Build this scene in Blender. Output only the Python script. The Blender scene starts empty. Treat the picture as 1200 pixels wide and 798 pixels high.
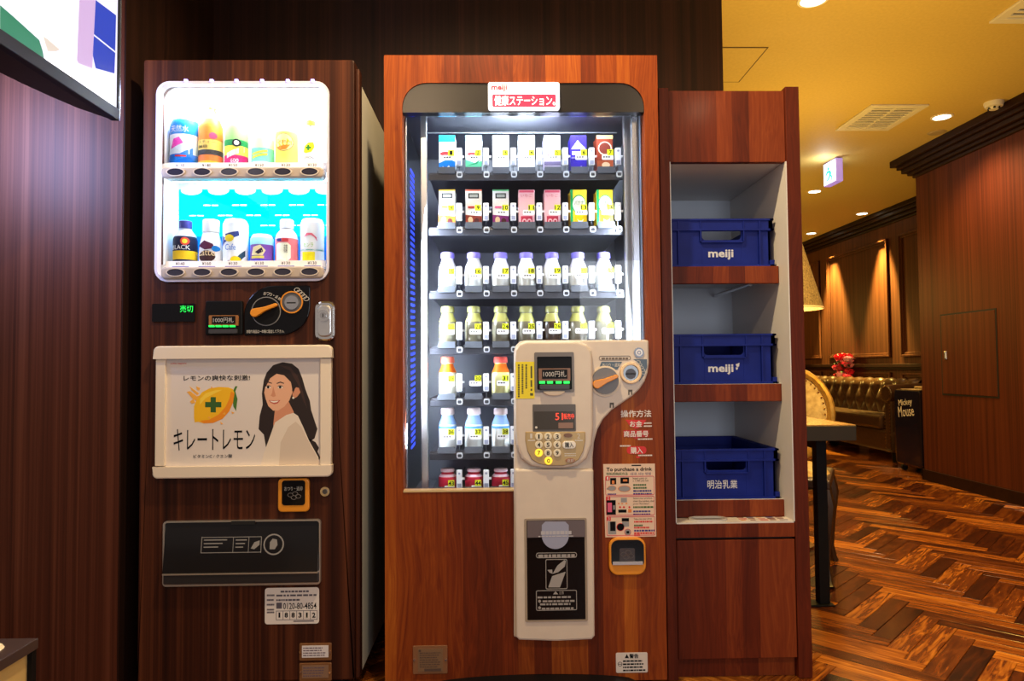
import bpy, bmesh, math, random
from mathutils import Vector, Matrix, noise
random.seed(7)
SC = bpy.context.scene
COL = SC.collection
PI = math.pi
# ------------------------------------------------------------------ camera, world, light, exposure
FPX, CAMH = 820.0, 0.93
def cam_axes(yaw, pitch, roll):
    y, p, r = map(math.radians, (yaw, pitch, roll))
    w = Vector((math.sin(y) * math.cos(p), math.cos(y) * math.cos(p), math.sin(p)))
    rt = w.cross(Vector((0, 0, 1))).normalized()
    up = rt.cross(w)
    return rt * math.cos(r) - up * math.sin(r), rt * math.sin(r) + up * math.cos(r), w
RT, UP, FW = cam_axes(1.2, 2.14, 0.5)
cd = bpy.data.cameras.new('camera')
cd.sensor_width = 36.0
cd.lens = FPX / 1200 * 36
cd.clip_start = 0.02
cam = bpy.data.objects.new('camera', cd)
COL.objects.link(cam)
mw = Matrix((RT, UP, -FW)).transposed().to_4x4()
mw.translation = (0, 0, CAMH)
cam.matrix_world = mw
SC.camera = cam

SC.view_settings.view_transform = 'Standard'
SC.view_settings.look = 'None'
SC.view_settings.gamma = 1.0
SC.view_settings.use_curve_mapping = False
SC.view_settings.exposure = 0.0

wd = bpy.data.worlds.new('world')
SC.world = wd
wd.use_nodes = True
wd.node_tree.nodes['Background'].inputs[0].default_value = (1.0, 0.84, 0.74, 1)
wd.node_tree.nodes['Background'].inputs[1].default_value = 0.33

def aim(o, tgt):
    o.rotation_euler = (Vector(tgt) - Vector(o.location)).to_track_quat('-Z', 'Y').to_euler()
def area(name, loc, tgt, sx, sy, power, col, spread=180):
    l = bpy.data.lights.new(name, 'AREA')
    l.shape = 'RECTANGLE'; l.size = sx; l.size_y = sy; l.energy = power; l.color = col
    l.spread = math.radians(spread)
    o = bpy.data.objects.new(name, l); COL.objects.link(o); o.location = loc; aim(o, tgt)
    return o
def spot(name, loc, tgt, power, col, ang=70, blend=0.5, size=0.04):
    l = bpy.data.lights.new(name, 'SPOT')
    l.energy = power; l.color = col; l.spot_size = math.radians(ang); l.spot_blend = blend; l.shadow_soft_size = size
    o = bpy.data.objects.new(name, l); COL.objects.link(o); o.location = loc; aim(o, tgt)
    return o
def point(name, loc, power, col, size=0.05):
    l = bpy.data.lights.new(name, 'POINT'); l.energy = power; l.color = col; l.shadow_soft_size = size
    o = bpy.data.objects.new(name, l); COL.objects.link(o); o.location = loc
    return o
WARM = (1.0, 0.60, 0.26)
WARM2 = (1.0, 0.70, 0.42)
COOL = (0.80, 0.90, 1.0)
# ceiling downlights in front of the machines (behind the camera) and over the lounge
spot('downlight_beam_front', (-0.05, 1.45, 2.57), (-0.02, 1.62, 0), 120, (1.0, 0.74, 0.40), 150, 0.5, 0.03)
spot('downlight_beam_front_far', (-0.5, -0.3, 2.57), (-0.2, 2.0, 0.7), 40, WARM2, 90, 0.9, 0.04)
spot('downlight_beam_front_right', (1.3, -0.2, 2.57), (0.5, 2.0, 0.7), 40, WARM2, 90, 0.9, 0.04)
spot('downlight_beam_lounge', (3.03, 4.63, 2.57), (3.0, 4.63, 0), 110, WARM, 130, 0.8)
spot('downlight_beam_lounge_far', (3.08, 6.65, 2.57), (3.0, 6.6, 0), 80, WARM, 130, 0.8)
spot('downlight_beam_lounge_near', (1.46, 3.12, 2.57), (1.6, 3.0, 0), 80, WARM, 120, 0.8)
spot('downlight_beam_wall', (4.13, 7.65, 2.58), (4.27, 7.65, 0), 1700, (1.0, 0.72, 0.16), 46, 0.6)
spot('downlight_beam_wall_far', (4.13, 8.80, 2.58), (4.27, 8.80, 0), 1700, (1.0, 0.72, 0.16), 46, 0.6)
# bare point lights added to brighten the ceiling, without fixtures
for i, (x, y, e) in enumerate(((1.5, 2.3, 72), (2.0, 4.4, 48), (2.6, 6.6, 22), (3.0, 9.6, 40))):
    point('ceiling_fill_light', (x, y, 1.55), e * 0.92, (1.0, 0.62, 0.12), 0.12)
# cool fill added behind the camera to lift the cabinet interior
area('cool_fill_behind', (1.0, -1.3, 1.15), (0.55, 2.0, 1.0), 0.7, 1.2, 13, (0.86, 0.92, 1.0), 150)
# cool lamp added for the bluish patch on the left wall, source unseen
area('left_wall_fill', (-1.44, 1.62, 1.64), (-1.38, 2.03, 1.60), 0.16, 0.3, 9.0, (0.36, 0.50, 1.0), 120)

# ------------------------------------------------------------------ pixel -> world helpers (used to read sizes at a real depth)
def ray(px, py):
    return FW + RT * ((px - 600) / FPX) - UP * ((py - 399) / FPX)
YF = 2.03                                    # plane of the machine fronts
def FX(px, py, Y=YF):
    d = ray(px, py); return d.x * Y / d.y
def FZ(px, py, Y=YF):
    d = ray(px, py); return CAMH + d.z * Y / d.y
def FR(x0, y0, x1, y1, Y=YF):
    """front-plane rectangle of a pixel box -> X0, X1, Z0, Z1"""
    ym, xm = (y0 + y1) / 2, (x0 + x1) / 2
    return FX(x0, ym, Y), FX(x1, ym, Y), FZ(xm, y1, Y), FZ(xm, y0, Y)

# ------------------------------------------------------------------ materials
_m = {}
def mat(name):
    m = bpy.data.materials.new(name); m.use_nodes = True
    nt = m.node_tree
    return m, nt, nt.nodes['Principled BSDF']
def P(col, rough=0.5, metal=0.0, coat=0.0, emit=None, es=0.0, spec=0.5):
    key = (tuple(col), rough, metal, coat, emit, es, spec)
    if key in _m: return _m[key]
    m, nt, b = mat('paint_%d' % len(_m))
    b.inputs['Base Color'].default_value = (*col, 1)
    b.inputs['Roughness'].default_value = rough
    b.inputs['Metallic'].default_value = metal
    b.inputs['Specular IOR Level'].default_value = spec
    if coat:
        b.inputs['Coat Weight'].default_value = coat; b.inputs['Coat Roughness'].default_value = 0.08
    if emit:
        b.inputs['Emission Color'].default_value = (*emit, 1); b.inputs['Emission Strength'].default_value = es
    _m[key] = m
    return m
def s2l(r, g, b):
    f = lambda c: (c / 255 / 12.92) if c <= 10 else ((c / 255 + 0.055) / 1.055) ** 2.4
    return (f(r), f(g), f(b))
def PS(r, g, b, **k): return P(tuple(round(c, 4) for c in s2l(r, g, b)), **k)
def N(nt, t, **k):
    n = nt.nodes.new(t)
    for a, v in k.items(): setattr(n, a, v)
    return n
def ramp(nt, stops):
    r = N(nt, 'ShaderNodeValToRGB')
    e = r.color_ramp.elements
    while len(e) < len(stops): e.new(0.5)
    for x, (p, c) in zip(e, stops): x.position = p; x.color = (*c, 1)
    return r
def wood(name, stops, fine=90.0, broad=14.0, zs=0.6, rough=0.5, coat=0.02, strips=0.0, swirl=0.02, axis='Z', fine_amt=0.45, stripe_w=0.09, spec=0.18):
    """veneer: grain runs along `axis` in object space"""
    m, nt, b = mat(name)
    tc = N(nt, 'ShaderNodeTexCoord')
    src = tc.outputs['Object']
    if swirl:
        nz = N(nt, 'ShaderNodeTexNoise'); mp0 = N(nt, 'ShaderNodeMapping')
        mp0.inputs['Scale'].default_value = {'Z': (5, 5, 1.3), 'X': (1.3, 5, 5), 'Y': (5, 1.3, 5)}[axis]
        nt.links.new(src, mp0.inputs[0]); nt.links.new(mp0.outputs[0], nz.inputs['Vector'])
        nz.inputs['Scale'].default_value = 1.5; nz.inputs['Detail'].default_value = 2
        vm = N(nt, 'ShaderNodeVectorMath', operation='MULTIPLY_ADD')
        nt.links.new(nz.outputs['Color'], vm.inputs[0]); vm.inputs[1].default_value = (swirl, swirl, swirl); nt.links.new(src, vm.inputs[2])
        warped = vm.outputs[0]
    else: warped = src
    def nse(scale, detail, along):
        mp = N(nt, 'ShaderNodeMapping')
        mp.inputs['Scale'].default_value = {'Z': (scale, scale, along), 'X': (along, scale, scale), 'Y': (scale, along, scale)}[axis]
        n = N(nt, 'ShaderNodeTexNoise'); n.inputs['Scale'].default_value = 1.0; n.inputs['Detail'].default_value = detail; n.inputs['Distortion'].default_value = 0.35
        nt.links.new(warped, mp.inputs[0]); nt.links.new(mp.outputs[0], n.inputs['Vector'])
        return n.outputs['Fac']
    a = nse(broad, 3, zs); c = nse(fine, 4, zs * 3)
    mx = N(nt, 'ShaderNodeMix'); mx.inputs[0].default_value = fine_amt
    nt.links.new(a, mx.inputs[2]); nt.links.new(c, mx.inputs[3])
    val = mx.outputs[0]
    if strips:
        sp = N(nt, 'ShaderNodeSeparateXYZ'); nt.links.new(src, sp.inputs[0])
        d = N(nt, 'ShaderNodeMath', operation='DIVIDE'); nt.links.new(sp.outputs['X'], d.inputs[0]); d.inputs[1].default_value = stripe_w
        ns = N(nt, 'ShaderNodeTexNoise', noise_dimensions='1D'); ns.inputs['Scale'].default_value = 3.0
        nt.links.new(d.outputs[0], ns.inputs['W'])
        ad = N(nt, 'ShaderNodeMath', operation='ADD'); nt.links.new(d.outputs[0], ad.inputs[0]); nt.links.new(ns.outputs['Fac'], ad.inputs[1])
        fl = N(nt, 'ShaderNodeMath', operation='FLOOR'); nt.links.new(ad.outputs[0], fl.inputs[0])
        wn = N(nt, 'ShaderNodeTexWhiteNoise', noise_dimensions='1D'); nt.links.new(fl.outputs[0], wn.inputs['W'])
        m2 = N(nt, 'ShaderNodeMix'); m2.inputs[0].default_value = strips
        nt.links.new(val, m2.inputs[2]); nt.links.new(wn.outputs['Value'], m2.inputs[3])
        val = m2.outputs[0]
    r = ramp(nt, stops); nt.links.new(val, r.inputs[0]); nt.links.new(r.outputs[0], b.inputs['Base Color'])
    b.inputs['Roughness'].default_value = rough
    b.inputs['Specular IOR Level'].default_value = spec; b.inputs['Coat Weight'].default_value = coat; b.inputs['Coat Roughness'].default_value = 0.15
    bp = N(nt, 'ShaderNodeBump'); bp.inputs['Strength'].default_value = 0.06; bp.inputs['Distance'].default_value = 0.002
    nt.links.new(c, bp.inputs['Height']); nt.links.new(bp.outputs[0], b.inputs['Normal'])
    return m
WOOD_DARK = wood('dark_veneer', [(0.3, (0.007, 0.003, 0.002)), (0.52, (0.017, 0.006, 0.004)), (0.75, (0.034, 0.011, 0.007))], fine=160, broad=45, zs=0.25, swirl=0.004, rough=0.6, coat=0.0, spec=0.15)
WOOD_M1 = wood('walnut_stripe', [(0.3, (0.011, 0.003, 0.002)), (0.5, (0.045, 0.011, 0.005)), (0.72, (0.13, 0.037, 0.014))], fine=130, broad=34, zs=0.22, swirl=0.006, fine_amt=0.35)
WOOD_M2 = wood('cherry_laminate', [(0.2, (0.055, 0.008, 0.002)), (0.43, (0.16, 0.024, 0.004)), (0.59, (0.29, 0.058, 0.007)), (0.80, (0.50, 0.145, 0.015))], fine=170, broad=16, zs=0.6, swirl=0.09, strips=0.3, fine_amt=0.5, stripe_w=0.05)
WOOD_CAB = wood('plum_laminate', [(0.2, (0.050, 0.007, 0.0025)), (0.45, (0.135, 0.020, 0.005)), (0.60, (0.21, 0.038, 0.008)), (0.80, (0.34, 0.078, 0.015))], fine=170, broad=16, zs=0.6, swirl=0.09, strips=0.3, fine_amt=0.5, stripe_w=0.052)
WOOD_WALL = wood('wall_veneer', [(0.3, (0.034, 0.010, 0.004)), (0.5, (0.075, 0.023, 0.009)), (0.72, (0.135, 0.045, 0.017))], fine=150, broad=30, zs=0.25, swirl=0.004, rough=0.55, coat=0.0, spec=0.2)
WOOD_LEFT = wood('left_veneer', [(0.3, (0.032, 0.008, 0.004)), (0.5, (0.075, 0.019, 0.009)), (0.72, (0.155, 0.048, 0.025))], fine=150, broad=36, zs=0.22, swirl=0.005, rough=0.5, coat=0.0)
WOOD_TRIM = wood('trim_wood', [(0.3, (0.009, 0.003, 0.002)), (0.7, (0.028, 0.009, 0.004))], fine=100, broad=30, zs=60, swirl=0.0, axis='Y')
TABLE_WOOD = wood('table_wood', [(0.3, (0.22, 0.12, 0.04)), (0.7, (0.45, 0.27, 0.10))], fine=100, broad=20, zs=2, axis='Y', swirl=0.02, rough=0.25)

WOOD_BLOCK = wood('block_wall_veneer', [(0.3, (0.034, 0.007, 0.0025)), (0.5, (0.076, 0.017, 0.006)), (0.72, (0.130, 0.032, 0.011))], fine=150, broad=30, zs=0.25, swirl=0.004, rough=0.55, coat=0.0, spec=0.2)

def parquet(name, stops):
    m, nt, b = mat(name)
    tc = N(nt, 'ShaderNodeTexCoord'); at = N(nt, 'ShaderNodeAttribute'); at.attribute_name = 'grain'
    geo = N(nt, 'ShaderNodeNewGeometry'); oi = N(nt, 'ShaderNodeObjectInfo')
    ad = N(nt, 'ShaderNodeMath', operation='ADD'); nt.links.new(geo.outputs['Random Per Island'], ad.inputs[0]); nt.links.new(oi.outputs['Random'], ad.inputs[1])
    fr = N(nt, 'ShaderNodeMath', operation='FRACT'); nt.links.new(ad.outputs[0], fr.inputs[0])
    mp = N(nt, 'ShaderNodeMapping'); mp.inputs['Scale'].default_value = (7, 60, 60); nt.links.new(at.outputs['Vector'], mp.inputs[0])
    cb = N(nt, 'ShaderNodeCombineXYZ')
    ml = N(nt, 'ShaderNodeMath', operation='MULTIPLY'); ml.inputs[1].default_value = 37.0; nt.links.new(fr.outputs[0], ml.inputs[0]); nt.links.new(ml.outputs[0], cb.inputs[0]); nt.links.new(ml.outputs[0], cb.inputs[1])
    va = N(nt, 'ShaderNodeVectorMath', operation='ADD'); nt.links.new(mp.outputs[0], va.inputs[0]); nt.links.new(cb.outputs[0], va.inputs[1])
    nz = N(nt, 'ShaderNodeTexNoise'); nz.inputs['Scale'].default_value = 1.0; nz.inputs['Detail'].default_value = 6; nz.inputs['Distortion'].default_value = 0.9
    nt.links.new(va.outputs[0], nz.inputs['Vector'])
    mx = N(nt, 'ShaderNodeMix'); mx.inputs[0].default_value = 0.36
    nt.links.new(nz.outputs['Fac'], mx.inputs[2]); nt.links.new(fr.outputs[0], mx.inputs[3])
    r = ramp(nt, stops); nt.links.new(mx.outputs[0], r.inputs[0]); nt.links.new(r.outputs[0], b.inputs['Base Color'])
    b.inputs['Roughness'].default_value = 0.24
    b.inputs['Specular IOR Level'].default_value = 0.35; b.inputs['Coat Weight'].default_value = 0.06; b.inputs['Coat Roughness'].default_value = 0.08
    bp = N(nt, 'ShaderNodeBump'); bp.inputs['Strength'].default_value = 0.12; bp.inputs['Distance'].default_value = 0.002
    nt.links.new(nz.outputs['Fac'], bp.inputs['Height']); nt.links.new(bp.outputs[0], b.inputs['Normal'])
    return m
PARQ_A = parquet('parquet_sheen_dark', [(0.28, (0.012, 0.002, 0.001)), (0.47, (0.058, 0.012, 0.002)), (0.62, (0.15, 0.038, 0.005)), (0.76, (0.44, 0.16, 0.02))])  # same floor wood; boards without sheen, darker tone put into the colour
PARQ_B = parquet('parquet_sheen_light', [(0.27, (0.018, 0.003, 0.001)), (0.44, (0.11, 0.026, 0.003)), (0.60, (0.27, 0.080, 0.008)), (0.76, (0.55, 0.21, 0.028))])  # lighter copy: view-dependent sheen of the crossing boards painted into the colour

def noisy(name, c0, c1, scale, rough, bump=0.0, metal=0.0, coat=0.0, spec=0.5):
    m, nt, b = mat(name)
    tc = N(nt, 'ShaderNodeTexCoord'); nz = N(nt, 'ShaderNodeTexNoise')
    nz.inputs['Scale'].default_value = scale; nz.inputs['Detail'].default_value = 4
    nt.links.new(tc.outputs['Object'], nz.inputs['Vector'])
    r = ramp(nt, [(0.3, c0), (0.7, c1)]); nt.links.new(nz.outputs['Fac'], r.inputs[0]); nt.links.new(r.outputs[0], b.inputs['Base Color'])
    b.inputs['Roughness'].default_value = rough; b.inputs['Metallic'].default_value = metal; b.inputs['Coat Weight'].default_value = coat; b.inputs['Specular IOR Level'].default_value = spec
    if bump:
        bp = N(nt, 'ShaderNodeBump'); bp.inputs['Strength'].default_value = bump; bp.inputs['Distance'].default_value = 0.003
        nt.links.new(nz.outputs['Fac'], bp.inputs['Height']); nt.links.new(bp.outputs[0], b.inputs['Normal'])
    return m
CEIL = noisy('ceiling_paper', (0.58, 0.43, 0.13), (0.64, 0.48, 0.15), 60, 0.7, 0.05)
LEATHER = noisy('brown_leather', (0.030, 0.014, 0.007), (0.060, 0.028, 0.013), 30, 0.28, 0.15, 0, 0.3)
CREAM = noisy('cream_plastic', (0.68, 0.59, 0.50), (0.72, 0.63, 0.53), 25, 0.38, 0.0)
CREAM_SIDE = noisy('cream_sheet_metal', (0.70, 0.66, 0.56), (0.74, 0.70, 0.60), 12, 0.4, 0.0)
BLUE = noisy('blue_crate_plastic', (0.003, 0.011, 0.17), (0.005, 0.017, 0.23), 14, 0.5, 0.03, spec=0.2)
GOLD = noisy('gilded_wood', (0.42, 0.24, 0.05), (0.62, 0.38, 0.10), 40, 0.3, 0.05, 0.5)
FABRIC = noisy('gold_damask', (0.38, 0.25, 0.08), (0.66, 0.50, 0.22), 38, 0.6, 0.1)
SHADE = noisy('lampshade_weave', (0.12, 0.08, 0.03), (0.36, 0.26, 0.10), 120, 0.8, 0.2)
BLACK = P((0.006, 0.006, 0.007), 0.45, spec=0.15)
BLACKM = P((0.006, 0.006, 0.007), 0.7)
GLOSSB = P((0.004, 0.004, 0.006), 0.12, spec=0.25)
DGREY = P((0.045, 0.046, 0.055), 0.4)
MGREY = P((0.22, 0.23, 0.25), 0.35)
STEEL = P((0.62, 0.62, 0.64), 0.25, 1.0)
CHROME = P((0.8, 0.8, 0.8), 0.1, 1.0)
ALU = P((0.75, 0.75, 0.76), 0.32, 1.0)
WHITE = P((0.85, 0.85, 0.85), 0.45)
OFFW = P((0.70, 0.68, 0.63), 0.45)
INK = P((0.008, 0.008, 0.010), 0.8, spec=0.05)
ORANGE = P((0.80, 0.30, 0.02), 0.35)
YELLOW = P((0.85, 0.66, 0.03), 0.45)
RED = P((0.62, 0.025, 0.03), 0.5)
TAGY = P((0.74, 0.80, 0.02), 0.7, spec=0.1)
BROWNP = P((0.20, 0.085, 0.03), 0.35)
def emit(col, s): return P((0.02, 0.02, 0.02), 0.4, emit=tuple(col), es=s)
GREENL = emit((0.01, 1.0, 0.10), 1.6)
REDL = emit((1.0, 0.05, 0.015), 1.8)
def glassy(name, gloss, tint=(1, 1, 1), rough=0.02):
    m = bpy.data.materials.new(name); m.use_nodes = True; nt = m.node_tree
    nt.nodes.clear()
    o = N(nt, 'ShaderNodeOutputMaterial'); mx = N(nt, 'ShaderNodeMixShader'); t = N(nt, 'ShaderNodeBsdfTransparent'); g = N(nt, 'ShaderNodeBsdfGlossy')
    t.inputs[0].default_value = (*tint, 1); g.inputs['Roughness'].default_value = rough
    lw = N(nt, 'ShaderNodeLayerWeight'); lw.inputs[0].default_value = 0.3
    ml = N(nt, 'ShaderNodeMath', operation='MULTIPLY_ADD'); ml.inputs[1].default_value = 0.5; ml.inputs[2].default_value = gloss; ml.use_clamp = True
    nt.links.new(lw.outputs['Fresnel'], ml.inputs[0]); nt.links.new(ml.outputs[0], mx.inputs[0])
    nt.links.new(t.outputs[0], mx.inputs[1]); nt.links.new(g.outputs[0], mx.inputs[2]); nt.links.new(mx.outputs[0], o.inputs[0])
    return m
GLASS = glassy('window_glass', 0.0, (0.97, 0.98, 1.0))
SMOKE = glassy('smoked_acrylic', 0.05, (0.30, 0.30, 0.33), 0.05)
CLEARP = glassy('clear_plastic', 0.05, (0.80, 0.84, 0.92), 0.08)

# ------------------------------------------------------------------ mesh builder
class B:
    def __init__(s): s.v = []; s.f = []; s.m = []; s.sm = []
    def add(s, vs, fs, mi=0, smooth=False):
        o = len(s.v); s.v += [tuple(v) for v in vs]
        for f in fs: s.f.append(tuple(i + o for i in f)); s.m.append(mi); s.sm.append(smooth)
        return s
    def box(s, x0, x1, y0, y1, z0, z1, mi=0):
        x0, x1 = min(x0, x1), max(x0, x1); y0, y1 = min(y0, y1), max(y0, y1); z0, z1 = min(z0, z1), max(z0, z1)
        v = [(x0, y0, z0), (x1, y0, z0), (x1, y1, z0), (x0, y1, z0), (x0, y0, z1), (x1, y0, z1), (x1, y1, z1), (x0, y1, z1)]
        return s.add(v, [(3, 2, 1, 0), (4, 5, 6, 7), (0, 1, 5, 4), (1, 2, 6, 5), (2, 3, 7, 6), (3, 0, 4, 7)], mi)
    def prism(s, pts, y0, y1, mi=0, smooth=False):
        """pts: (x, z) outline, extruded along Y; y0 is the front"""
        n = len(pts)
        a = sum(pts[i][0] * pts[(i + 1) % n][1] - pts[(i + 1) % n][0] * pts[i][1] for i in range(n))
        if a < 0: pts = pts[::-1]
        v = [(x, y0, z) for x, z in pts] + [(x, y1, z) for x, z in pts]
        s.add(v, [tuple(range(n))], mi); s.f.append(tuple(len(s.v) - 1 - i for i in range(n))); s.m.append(mi); s.sm.append(False)
        o = len(s.v) - 2 * n
        for i in range(n):
            j = (i + 1) % n
            s.f.append((o + i, o + n + i, o + n + j, o + j)); s.m.append(mi); s.sm.append(smooth)
        return s
    def ring(s, outer, inner, y0, y1, mi=0):
        """frame between two outlines with the same number of points"""
        n = len(outer)
        v = [(x, y0, z) for x, z in outer] + [(x, y0, z) for x, z in inner] + [(x, y1, z) for x, z in outer] + [(x, y1, z) for x, z in inner]
        fs = []
        for i in range(n):
            j = (i + 1) % n
            fs += [(i, j, n + j, n + i), (2 * n + j, 2 * n + i, 3 * n + i, 3 * n + j), (j, i, 2 * n + i, 2 * n + j), (n + i, n + j, 3 * n + j, 3 * n + i)]
        return s.add(v, fs, mi)
    def lathe(s, prof, c=(0, 0, 0), n=20, mis=None, a0=0.0, a1=2 * PI):
        full = abs(a1 - a0 - 2 * PI) < 1e-6
        cols = n if full else n + 1
        vs = []
        for r, z in prof:
            for k in range(cols):
                a = a0 + (a1 - a0) * k / n
                vs.append((c[0] + r * math.cos(a), c[1] + r * math.sin(a), c[2] + z))
        o = len(s.v); s.v += vs
        for i in range(len(prof) - 1):
            mi = mis[i] if mis else 0
            for k in range(n):
                k2 = (k + 1) % cols
                s.f.append((o + i * cols + k, o + i * cols + k2, o + (i + 1) * cols + k2, o + (i + 1) * cols + k)); s.m.append(mi); s.sm.append(True)
        return s
    def cyl(s, p0, p1, r0, r1=None, n=16, mi=0, caps=True, smooth=True):
        r1 = r0 if r1 is None else r1
        p0, p1 = Vector(p0), Vector(p1); d = (p1 - p0).normalized()
        a = d.orthogonal().normalized(); b = d.cross(a)
        vs = []
        for p, r in ((p0, r0), (p1, r1)):
            for k in range(n):
                t = 2 * PI * k / n; vs.append(p + a * (r * math.cos(t)) + b * (r * math.sin(t)))
        s.add(vs, [(k, (k + 1) % n, n + (k + 1) % n, n + k) for k in range(n)], mi, smooth)
        if caps:
            o = len(s.v) - 2 * n
            s.f.append(tuple(o + n - 1 - k for k in range(n))); s.m.append(mi); s.sm.append(False)
            s.f.append(tuple(o + n + k for k in range(n))); s.m.append(mi); s.sm.append(False)
        return s
    def tube(s, pts, rs, n=8, mi=0, closed=False):
        pts = [Vector(p) for p in pts]; m = len(pts)
        if not hasattr(rs, '__len__'): rs = [rs] * m
        o = len(s.v); prev = None
        for i, p in enumerate(pts):
            t = (pts[(i + 1) % m] - pts[i - 1]) if (closed or 0 < i < m - 1) else (pts[min(i + 1, m - 1)] - pts[max(i - 1, 0)])
            t.normalize()
            a = t.orthogonal().normalized() if prev is None else (prev - t * prev.dot(t)).normalized()
            prev = a; b = t.cross(a)
            for k in range(n):
                q = 2 * PI * k / n; s.v.append(tuple(p + a * (rs[i] * math.cos(q)) + b * (rs[i] * math.sin(q))))
        for i in range(m if closed else m - 1):
            i2 = (i + 1) % m
            for k in range(n):
                k2 = (k + 1) % n
                s.f.append((o + i * n + k, o + i * n + k2, o + i2 * n + k2, o + i2 * n + k)); s.m.append(mi); s.sm.append(True)
        if not closed:
            s.f.append(tuple(o + n - 1 - k for k in range(n))); s.m.append(mi); s.sm.append(False)
            s.f.append(tuple(o + (m - 1) * n + k for k in range(n))); s.m.append(mi); s.sm.append(False)
        return s
    def ball(s, c, rx, ry=None, rz=None, nu=12, nv=8, mi=0):
        ry = rx if ry is None else ry; rz = rx if rz is None else rz
        prof = []
        vs = []
        for i in range(nv + 1):
            ph = -PI / 2 + PI * i / nv
            for k in range(nu):
                t = 2 * PI * k / nu
                vs.append((c[0] + rx * math.cos(ph) * math.cos(t), c[1] + ry * math.cos(ph) * math.sin(t), c[2] + rz * math.sin(ph)))
        fs = [(i * nu + k, i * nu + (k + 1) % nu, (i + 1) * nu + (k + 1) % nu, (i + 1) * nu + k) for i in range(nv) for k in range(nu)]
        return s.add(vs, fs, mi, True)
    def build(s, name, mats, parent=None, local=False, bevel=0.0, seg=2, kind=None, label=None):
        if not isinstance(mats, (list, tuple)): mats = [mats]
        me = bpy.data.meshes.new(name)
        off = Vector((0, 0, 0))
        if parent is not None and not local: off = wloc(parent)
        me.from_pydata([tuple(Vector(v) - off) for v in s.v], [], s.f)
        for m_ in mats: me.materials.append(m_)
        me.polygons.foreach_set('material_index', s.m)
        me.polygons.foreach_set('use_smooth', s.sm)
        me.validate(); me.update()
        if any(s.sm): me.set_sharp_from_angle(angle=math.radians(40))
        o = bpy.data.objects.new(name, me); COL.objects.link(o)
        if parent is not None: o.parent = parent
        if bevel:
            md = o.modifiers.new('bevel', 'BEVEL'); md.width = bevel; md.segments = seg; md.limit_method = 'ANGLE'; md.angle_limit = math.radians(50)
        if kind: o['kind'] = kind
        if label: o['label'] = label
        return o
def wloc(o):
    v = Vector((0, 0, 0))
    while o is not None: v += o.location; o = o.parent
    return v
def tag(o, label, cat, group=None):
    o['label'] = label; o['category'] = cat
    if group: o['group'] = group
    return o
def thing(name, loc, label, cat, group=None, rz=0.0):
    o = bpy.data.objects.new(name, None); COL.objects.link(o); o.empty_display_size = 0.05
    o.location = loc; o.rotation_euler = (0, 0, rz)
    return tag(o, label, cat, group)
def dup(root, loc, label, group=None):
    r = root.copy(); COL.objects.link(r); r.location = loc; r['label'] = label
    if group: r['group'] = group
    for ch in list(root.children):
        c = ch.copy(); COL.objects.link(c); c.parent = r
        for g in list(ch.children):
            d = g.copy(); COL.objects.link(d); d.parent = c
    return r
def struct(o): o['kind'] = 'structure'; return o
def rrect(x0, x1, z0, z1, r, n=5, corners=(1, 1, 1, 1)):
    """rounded rectangle outline, corners bl, br, tr, tl"""
    x0, x1 = min(x0, x1), max(x0, x1); z0, z1 = min(z0, z1), max(z0, z1)
    out = []
    for k, (cx, cz, a0) in enumerate(((x0 + r, z0 + r, PI), (x1 - r, z0 + r, 1.5 * PI), (x1 - r, z1 - r, 0), (x0 + r, z1 - r, 0.5 * PI))):
        rr = r * corners[k]; bx = x0 if k in (0, 3) else x1; bz = z0 if k < 2 else z1
        sx = 1 if k in (0, 3) else -1; sz = 1 if k < 2 else -1
        for i in range(n + 1):
            a = a0 + 0.5 * PI * i / n
            out.append((bx + sx * rr + rr * math.cos(a), bz + sz * rr + rr * math.sin(a)))
    return out
def ell(cx, cz, rx, rz=None, n=24):
    rz = rx if rz is None else rz
    return [(cx + rx * math.cos(2 * PI * k / n), cz + rz * math.sin(2 * PI * k / n)) for k in range(n)]
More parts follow.
